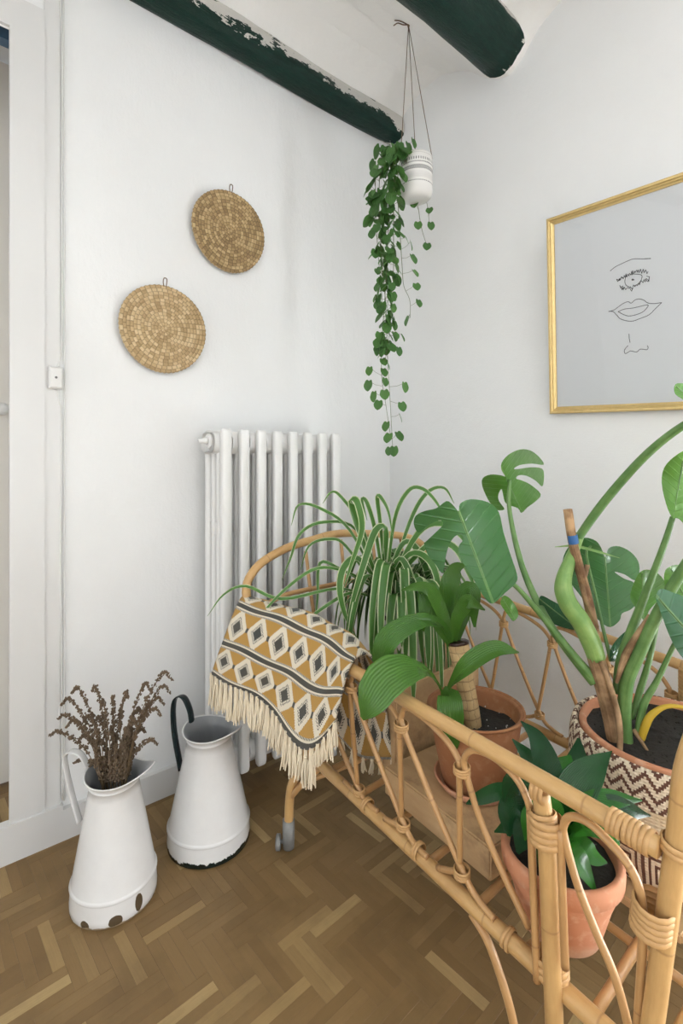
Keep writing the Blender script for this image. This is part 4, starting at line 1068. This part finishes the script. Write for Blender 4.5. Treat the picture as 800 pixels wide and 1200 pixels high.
# ---------------------------------------------------------------- patterned basket with the monstera
bc = Vector((1.43, -.53, SZ + .021))
def _basket():
    b = NB('patterned basket'); v, x, y, z = b.coord('UV'); ov, ox, oy, oz = b.coord(); n = b.noise(ov, 90, 3)
    an = x
    crm, brn, jute = hexc(228, 212, 188), hexc(104, 70, 56), hexc(214, 188, 146)
    xx = b.math('SNAP', an * 30. + (n - .5) * .1, .1); tw = xx.tri()
    zz = ((oz * 40. - tw * .95).fract()).lt(.42)
    up = b.mix(zz, crm, brn)
    t2 = (an * 17.).tri(); cell = ((((an * 17.).fract() - .5).abs() * 2.).max(((oz * 9.5).fract() - .5).abs() * 2.) * 3.3).fract().lt(.42)
    lo = b.mix(cell, crm, brn)
    c = b.mix(oz.gt(.185), b.mix(oz.lt(.125), b.mix(n, jute, crm), lo), up)
    w = (oz * 150.).tri(); w2 = (an * 130.).tri(); b.bump(w * w2 + n, .7, .004)
    return b.fin(c, .9)
M['basket'] = _basket()
bsk = root('woven_basket', bc, 'round woven basket with brown and cream zigzag bands around the big monstera pot', 'basket')
rb_ = .207; hb_ = .262
prof = [(rb_ * .86, 0), (rb_ * .92, .012), (rb_ * .985, .06), (rb_ * 1.02, .12), (rb_ * 1.03, .18), (rb_ * 1.02, .23), (rb_ * 1.0, hb_ - .012), (rb_ * .985, hb_ - .003), (rb_ * .955, hb_), (rb_ * .93, hb_ - .006), (rb_ * .93, hb_ - .05), (rb_ * .93, .02), (.05, .015)]
g = G().lathe(prof, bc, 96, lambda p, a, i: p + Vector((math.cos(a), math.sin(a), 0)) * (.0016 * math.sin(a * 48 + i * math.pi)) if 2 < i < 8 else p, True); g.make('basket_body', 'basket', bsk)
mon = root('potted_monstera', bc + Vector((0, 0, .02)), 'large monstera plant with split leaves and a bark stake in a wide terracotta pot', 'potted plant')
pot(mon, (bc.x, bc.y), bc.z + .02, bc.z + hb_ + .004, .15, .188, 'terracotta', .03, .02)
g = G()
for i in range(320):
    a = random.uniform(0, 6.283); r = .165 * math.sqrt(random.random()); e = random.uniform(.0015, .0045); c = Vector((bc.x + r * math.cos(a), bc.y + r * math.sin(a), bc.z + hb_ - .013))
    g.add([c + Vector(q) * e for q in ((1, 0, 0), (-1, .2, 0), (0, 1, .1), (.1, -1, 0), (0, 0, 1), (0, 0, -1))], [(0, 2, 4), (2, 1, 4), (1, 3, 4), (3, 0, 4), (2, 0, 5), (1, 2, 5), (3, 1, 5), (0, 3, 5)])
g.make('soil_crumbs', 'soil', mon, False)['kind'] = 'stuff'
def stalk(name, pts, r, mat, sub=6, seg=9):
    return G().tube(spline([D(*p) for p in pts], sub), r, seg).make(name, mat, mon)
k = 588.
stalk('stake', [(665, 597, 1.20), (672, 640, 1.20), (689, 705, 1.195), (702, 770, 1.19), (716, 850, 1.185), (720, 893, 1.18)], [.0105, .011, .0115, .0115, .011, .010], 'stake')
stalk('tape_band', [(670.2, 627, 1.20), (671, 632, 1.20), (672, 637, 1.20)], .0122, 'tape')
stalk('stem', [(679, 626, 1.222), (671, 648, 1.21), (662, 672, 1.195), (660, 690, 1.185), (666, 708, 1.18), (680, 728, 1.175), (692, 752, 1.175), (699, 772, 1.175)], [.0115, .012, .0165, .0205, .0215, .022, .022, .020], 'sheath', seg=14)
stalk('stem', [(697, 768, 1.175), (706, 800, 1.175), (716, 840, 1.175), (724, 888, 1.17)], [.019, .020, .0195, .018], 'bark', seg=14)
stalk('stem', [(688, 662, 1.20), (683, 690, 1.19), (692, 716, 1.185), (700, 735, 1.185)], [.006, .006, .006, .004], 'bark')
stalk('aerial_root', [(704, 775, 1.155), (715, 805, 1.15), (725, 845, 1.14), (726, 880, 1.125), (721, 905, 1.105), (717, 922, 1.095)], [.006, .0065, .007, .006, .005, .003], 'bark')
stalk('aerial_root', [(742, 855, 1.16), (752, 870, 1.14), (767, 893, 1.115)], [.005, .004, .002], 'bark')
stalk('petiole', [(597, 562, 1.36), (597, 600, 1.35), (612, 665, 1.31), (638, 722, 1.25), (664, 760, 1.21), (696, 800, 1.18)], [.0045, .006, .008, .010, .011, .012], 'petiole')
stalk('petiole', [(560, 625, 1.17), (590, 672, 1.20), (612, 695, 1.205), (640, 728, 1.205), (672, 768, 1.19), (698, 798, 1.18)], [.0035, .0045, .006, .008, .0095, .011], 'petiole')
stalk('petiole', [(676, 632, 1.22), (700, 598, 1.18), (726, 566, 1.13), (760, 530, 1.07), (800, 499, 1.0), (850, 475, .93)], [.010, .0105, .010, .009, .008, .006], 'petiole')
stalk('petiole', [(734, 872, 1.16), (731, 838, 1.16), (735, 798, 1.15), (749, 765, 1.13), (772, 716, 1.10), (802, 664, 1.06), (840, 610, 1.0)], [.014, .0155, .0145, .0135, .0125, .011, .009], 'petiole', seg=12)
stalk('petiole', [(722, 812, 1.18), (728, 772, 1.18), (742, 733, 1.16), (760, 686, 1.13), (778, 638, 1.10), (788, 606, 1.08)], [.010, .0115, .0105, .008, .0068, .0055], 'petiole')
stalk('leaf_sheath', [(722, 800, 1.155), (733, 768, 1.145), (748, 742, 1.13), (760, 720, 1.12)], [.004, .009, .007, .002], 'bark')
stalk('petiole', [(740, 842, 1.18), (750, 808, 1.18), (761, 772, 1.17), (770, 728, 1.16), (776, 700, 1.15)], [.006, .008, .0065, .005, .004], 'petiole')
stalk('petiole', [(747, 862, 1.16), (754, 826, 1.16), (770, 797, 1.15), (789, 757, 1.13), (806, 725, 1.11)], [.008, .0085, .0065, .005, .004], 'petiole')
stalk('petiole', [(716, 775, 1.20), (706, 735, 1.22), (697, 695, 1.26), (687, 650, 1.33), (692, 640, 1.38)], [.005, .004, .0035, .003, .003], 'petiole')
stalk('petiole', [(751, 866, 1.15), (757, 848, 1.145), (765, 836, 1.14), (780, 828, 1.13), (800, 829, 1.12), (826, 840, 1.11)], [.008, .009, .0075, .005, .004, .003], 'leaf_yellow')
def mleaf(poly, holes, mid, tip, d0, gx, gy, mat, curl=.0, smooth=True, step=5.):
    """split leaf: outline in pixels laid on a tilted, curled surface; mid-tip is the midrib"""
    poly = smooth2d(poly, 3) if smooth else poly; holes = [smooth2d(h, 3) for h in holes]
    ax = Vector((tip[0] - mid[0], tip[1] - mid[1])); L = ax.length; ax /= L; pr = Vector((-ax.y, ax.x))
    def co(x, y):
        q = Vector((x - mid[0], y - mid[1])); return q.dot(ax) / L, q.dot(pr) / L
    def to3(x, y):
        t, s = co(x, y)
        d = d0 + gx * (x - mid[0]) / 100 + gy * (y - mid[1]) / 100 + curl * (s * s * 1.6) - curl * .9 * (t - .5) ** 2 + .006 * math.sin(s * 16 - abs(s) * 6 + t * 18) * abs(s)
        return D(x, y, d)
    def uvf(x, y):
        t, s = co(x, y); return (.5 + s * .9 - .0, t + abs(s) * .6)
    v, f, u = sheet(poly, holes, to3, uvf, step)
    o = obj('leaf', v, f, mat, mon, True, u)
    P = [to3(mid[0] + (tip[0] - mid[0]) * i / 10, mid[1] + (tip[1] - mid[1]) * i / 10) for i in range(11)]
    G().tube(P, [.0016, .0012, .0005], 6).make('midrib', 'petiole', o)
    return o
T = lambda P, sx=2.353, ox=460, oy=500: [(ox + a / sx, oy + b / sx) for a, b in P]
# big leaf at the left
mleaf(T([(182, 232), (186, 212), (215, 200), (262, 208), (292, 235), (305, 290), (322, 345), (342, 405), (340, 430), (310, 458), (276, 488), (252, 470), (228, 430), (208, 400), (185, 355), (182, 330), (194, 312), (190, 298), (172, 302), (156, 325), (146, 360), (138, 405), (118, 380), (96, 352), (86, 322), (90, 318), (120, 290), (138, 270), (132, 258), (112, 264), (90, 278), (70, 292), (58, 268), (64, 245), (90, 232), (120, 225), (148, 205), (165, 215), (176, 228)]),
      [], T([(182, 232)])[0], T([(277, 486)])[0], 1.19, -.02, -.08, 'leaf_mon', .16)
# light green leaf high against the wall
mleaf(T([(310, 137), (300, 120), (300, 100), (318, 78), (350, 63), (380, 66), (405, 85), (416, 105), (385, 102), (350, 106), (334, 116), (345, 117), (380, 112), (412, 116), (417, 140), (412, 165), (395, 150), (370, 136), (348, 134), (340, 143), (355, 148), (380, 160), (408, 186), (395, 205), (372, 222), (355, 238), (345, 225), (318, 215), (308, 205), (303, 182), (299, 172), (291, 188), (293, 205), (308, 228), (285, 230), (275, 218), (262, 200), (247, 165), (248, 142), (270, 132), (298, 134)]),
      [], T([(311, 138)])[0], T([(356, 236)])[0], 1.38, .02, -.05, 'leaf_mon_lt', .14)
# leaf behind the stake
mleaf(T([(585, 360), (575, 335), (560, 315), (530, 306), (500, 318), (476, 345), (468, 385), (490, 430), (520, 470), (545, 510), (575, 540), (600, 553), (625, 535), (632, 515), (655, 505), (668, 490), (660, 470), (664, 440), (662, 428), (640, 420), (616, 405), (614, 400), (640, 408), (668, 424), (680, 400), (676, 370), (655, 345), (625, 330), (600, 332), (590, 345)]),
      [], T([(585, 360)])[0], T([(600, 552)])[0], 1.42, .03, -.10, 'leaf_mon', .12)
blade([(650, 641, 1.27), (672, 640, 1.25), (698, 646, 1.235), (726, 654, 1.22)], [.002, .006, .008, .006, .001], 'sheath', mon)
# right side leaves
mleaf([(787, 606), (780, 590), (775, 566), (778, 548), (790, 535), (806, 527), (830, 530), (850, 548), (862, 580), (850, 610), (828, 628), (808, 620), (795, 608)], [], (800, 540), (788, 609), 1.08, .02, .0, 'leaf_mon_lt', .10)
mleaf([(772, 712), (768, 700), (774, 690), (790, 695), (812, 704), (840, 725), (862, 765), (870, 812), (850, 800), (830, 795), (812, 780), (797, 768), (784, 745)], [], (772, 702), (866, 808), 1.10, -.05, -.06, 'leaf_mon_dk', .16)
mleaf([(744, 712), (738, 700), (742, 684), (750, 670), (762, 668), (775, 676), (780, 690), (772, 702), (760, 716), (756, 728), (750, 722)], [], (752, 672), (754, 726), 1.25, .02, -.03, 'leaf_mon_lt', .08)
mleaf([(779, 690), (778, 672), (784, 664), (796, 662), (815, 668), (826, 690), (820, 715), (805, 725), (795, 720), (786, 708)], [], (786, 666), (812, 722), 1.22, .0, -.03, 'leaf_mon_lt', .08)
mleaf([(791, 462), (790, 452), (796, 449), (812, 452), (828, 464), (832, 482), (818, 480), (803, 470)], [], (792, 453), (830, 482), 1.0, .02, .0, 'leaf_mon_lt', .06)
mleaf([(631, 706), (634, 698), (645, 703), (660, 712), (674, 726), (678, 738), (666, 737), (648, 731), (636, 720)], [], (632, 702), (678, 738), 1.26, -.03, .12, 'leaf_mon_dk', .10)
mleaf([(586, 706), (590, 698), (598, 702), (605, 712), (607, 722), (601, 728), (596, 722), (590, 714)], [], (588, 700), (604, 727), 1.21, .02, .05, 'leaf_mon_lt', .06)
mleaf([(714, 768), (718, 755), (730, 742), (742, 735), (744, 745), (736, 758), (726, 770), (718, 776)], [], (742, 737), (715, 772), 1.2, .05, .05, 'leaf_mon_dk', .05)

# ================================================================== HANGING PLANT
hc = D(487.5, 207, 2.0); hz0, hz1, hr = 2.288, 2.455, .0640
def _hpot():
    b = NB('patterned white pot'); v, x, y, z = b.coord('UV'); ov, ox, oy, oz = b.coord(); n = b.noise(ov, 60, 3)
    w, d = (.78, .765, .74), (.03, .03, .035)
    h = oz / .9
    f = (h.gt(.143) * h.lt(.155)) * ((x * 44.).fract().lt(.35))
    f = f.max((h.gt(.131) * h.lt(.136)) * ((x * 70.).fract().lt(.6)))
    zg = ((x * 30.).tri() * .016 - (h - .104)).abs().lt(.0032); zg2 = ((x * 30. + .5).tri() * .016 - (h - .104)).abs().lt(.0032)
    f = f.max((zg.max(zg2)) * h.gt(.102) * h.lt(.122)); f = f.max((h.gt(.052) * h.lt(.0565)) * ((x * 60.).fract().lt(.55)))
    f = f.max((h.gt(.172) * h.lt(.1745)) * ((x * 60.).fract().lt(.5)) * .6)
    g1 = (h.gt(.066) * h.lt(.095)) * ((h * 260.).fract().lt(.4)); c = b.mix(f * (.55 + n * .6), w, d); c = b.mix(g1 * .35, c, (.4, .38, .36))
    return b.fin(c, .55)
M['hpot'] = _hpot()
hp = root('hanging_planter', (hc.x, hc.y, hz0), 'patterned white pot on cords with long trailing heart-leaved vines', 'hanging plant')
H0 = Vector((hc.x, hc.y, hz0))
G().lathe([(r_, z_ * .9) for r_, z_ in [(hr * .5, 0), (hr * .8, .004), (hr * .95, .016), (hr, .035), (hr, .06), (hr * 1.015, .0615), (hr * 1.015, .073), (hr, .0745), (hr, .13), (hr * 1.02, .1315), (hr * 1.02, .146), (hr, .148), (hr * .99, .178), (hr * .97, .185), (hr * .91, .185), (hr * .9, .16), (.01, .155)]], H0, 56, None, True).make('pot', 'hpot', hp)
kn_ = D(478.5, 29, 2.035)
for a in (2.3, .7, 4.05):
    e = H0 + Vector((hr * .98 * math.cos(a), hr * .98 * math.sin(a), .16)); G().tube([kn_, kn_.lerp(e, .5), e], .0015, 6).make('cord', 'cord', hp)
g = G().tube(spline([kn_, D(474, 27, 2.03), D(468, 24.5, 2.02), D(462, 24, 2.02)], 4), .0022, 6).tube(spline([kn_, D(472, 29, 2.03), D(466, 27, 2.02), D(461, 30, 2.02)], 4), .0022, 6).tube([kn_ + Vector((0, 0, .03)), kn_, kn_ + Vector((0, 0, -.012))], [.004, .006, .003], 8)
g.make('knot', 'cord', hp)
def heart():
    """small rounded leaf, 1 unit long along +y, in the x-y plane, slightly cupped"""
    V = []; U = []; Fc = []; N = 9
    for i in range(N + 1):
        t = i / N; wd = .45 * math.sin(math.pi * min(1, t * .93 + .07) ** .88) ** .62 if t < 1 else 0
        for k in range(5):
            q = k / 2 - 1; V.append((q * wd, t - (.12 * abs(q) if t < .15 else 0), .12 * q * q * wd - .15 * (t - .5) ** 2)); U.append((.5 + q * .5, t))
    for i in range(N):
        for k in range(4): Fc.append((i * 5 + k, i * 5 + k + 1, (i + 1) * 5 + k + 1, (i + 1) * 5 + k))
    return V, Fc, U
hv, hf, hu = heart()
leaf0 = None
def hleaf(p, size, az, droop, roll):
    """a copy of the small leaf hanging at p"""
    global leaf0
    if leaf0 is None:
        o = obj('leaf', hv, hf, 'leaf_string', None, True, hu); leaf0 = o
    else:
        o = leaf0.copy(); COL.objects.link(o)
    m = Matrix.Rotation(az, 4, 'Z') @ Matrix.Rotation(-droop, 4, 'X') @ Matrix.Rotation(roll, 4, 'Y')
    o.parent = hp; o.location = p - H0; o.rotation_euler = m.to_euler(); o.scale = (size, size, size)
camaz = math.atan2(-FW.y, -FW.x) - math.pi / 2        # azimuth of a leaf that points to the camera
vines = [
 [(474, 176, 1.96), (458, 183, 1.95), (446, 200, 1.95), (444, 245, 1.95), (447, 300, 1.95), (452, 360, 1.95), (454, 420, 1.95), (457, 470, 1.95), (460, 526, 1.95)],
 [(474, 178, 1.97), (464, 186, 1.94), (456, 205, 1.94), (455, 260, 1.94), (452, 330, 1.94), (448, 390, 1.94), (447, 440, 1.94), (452, 475, 1.94), (458, 515, 1.95)],
 [(473, 178, 1.97), (464, 192, 1.93), (461, 240, 1.93), (461, 310, 1.93), (459, 360, 1.93), (455, 400, 1.93), (450, 428, 1.93)],
 [(474, 178, 1.96), (467, 195, 1.935), (466, 230, 1.935), (469, 280, 1.935), (471, 312, 1.935), (473, 335, 1.935), (480, 352, 1.935), (480.5, 372, 1.935)],
 [(478, 176, 2.04), (470, 186, 2.08), (480, 215, 2.08), (489, 240, 2.06), (492, 258, 2.05), (495, 272, 2.05), (500, 288, 2.05)],
 [(484, 176, 2.04), (486, 184, 2.085), (494, 215, 2.085), (500, 238, 2.07), (503, 262, 2.06)],
 [(472, 178, 1.98), (452, 178, 1.98), (441, 200, 1.98), (440, 250, 1.98), (444, 310, 1.98), (449, 365, 1.98)]]
def px_of(p):
    v = p - CAM; d = v.dot(FW); return PCX + FPX * v.dot(RT) / d, HOR - FPX * v.z / d, d
rsv = random.getstate(); random.seed(21)
for vi, P in enumerate(vines):
    S = spline([D(*p) for p in P], 6); G().tube(S, [.0016, .0013, .0008], 5).make('vine', 'vine', hp)
    if vi in (3, 4, 5): continue
    ln = 0; nxt = .0
    for a, b in zip(S, S[1:]):
        ln += (b - a).length
        x, y, d = px_of(b)
        if y > 415: break
        while ln > nxt:
            sd = random.choice((-1, 1)); side = RT * sd * random.uniform(.3, 1) - FW * random.uniform(-.1, .9); side.normalize()
            p = b + side * random.uniform(.006, .024) + Vector((0, 0, random.uniform(-.012, .012)))
            G().tube([b, p], .0006, 4).make('petiole', 'vine', hp)
            hleaf(p + Vector((0, 0, .012)), random.uniform(.034, .048) * (1.12 if y < 260 else .95), math.atan2(side.y, side.x) - math.pi / 2 + random.uniform(-.6, .6), random.uniform(.75, 1.5), random.uniform(-.6, .6))
            nxt += random.uniform(.012, .024) * (.8 if y < 280 else 1.05)
single = [(433, 435), (432, 452), (451, 448), (474, 454), (450, 463), (444, 475), (470, 477), (468, 490), (453, 500), (465.5, 512), (456, 514), (456.5, 529), (461.5, 529), (467, 412), (470, 396), (462, 395), (478, 376), (490, 356), (487, 337), (484.5, 321), (482.5, 304), (481, 288), (474.5, 282), (500.5, 290), (504.5, 265), (489.5, 265), (503, 248), (486, 240), (448, 425), (443, 410), (453, 428), (445, 395), (456, 405), (449, 437), (438, 465), (436, 275), (441, 268), (440, 250), (437, 228), (440, 205), (447, 190), (458, 178), (468, 172), (478, 172), (484, 168), (476, 178), (455, 195), (462, 200), (458, 215)]
stems = [D(*p) for P in vines for p in [(a[0], a[1], a[2]) for a in P]]
for (x, y) in single:
    d = 1.95 if not (x > 485 and y < 300 and y > 230) else 2.05
    p = D(x, y, d - .015); nb = min((q for P in vines for q in spline([D(*a) for a in P], 3)), key=lambda q: (q - p).length)
    side = (p - nb); side.z = 0
    if side.length < .002: side = -FW.copy()
    side.normalize(); sz = random.uniform(.034, .044)
    az = math.atan2(side.y, side.x) - math.pi / 2; az = az * .5 + camaz * .5 if abs(az - camaz) < math.pi else az
    hleaf(p + Vector((0, 0, sz * .45)), sz, az + random.uniform(-.5, .5), random.uniform(1.0, 1.5), random.uniform(-.5, .5))
    if (p - nb).length > .008: G().tube([nb, nb.lerp(p, .5) + Vector((0, 0, .004)), p + Vector((0, 0, sz * .42))], .0006, 4).make('petiole', 'vine', hp)
random.setstate(rsv)
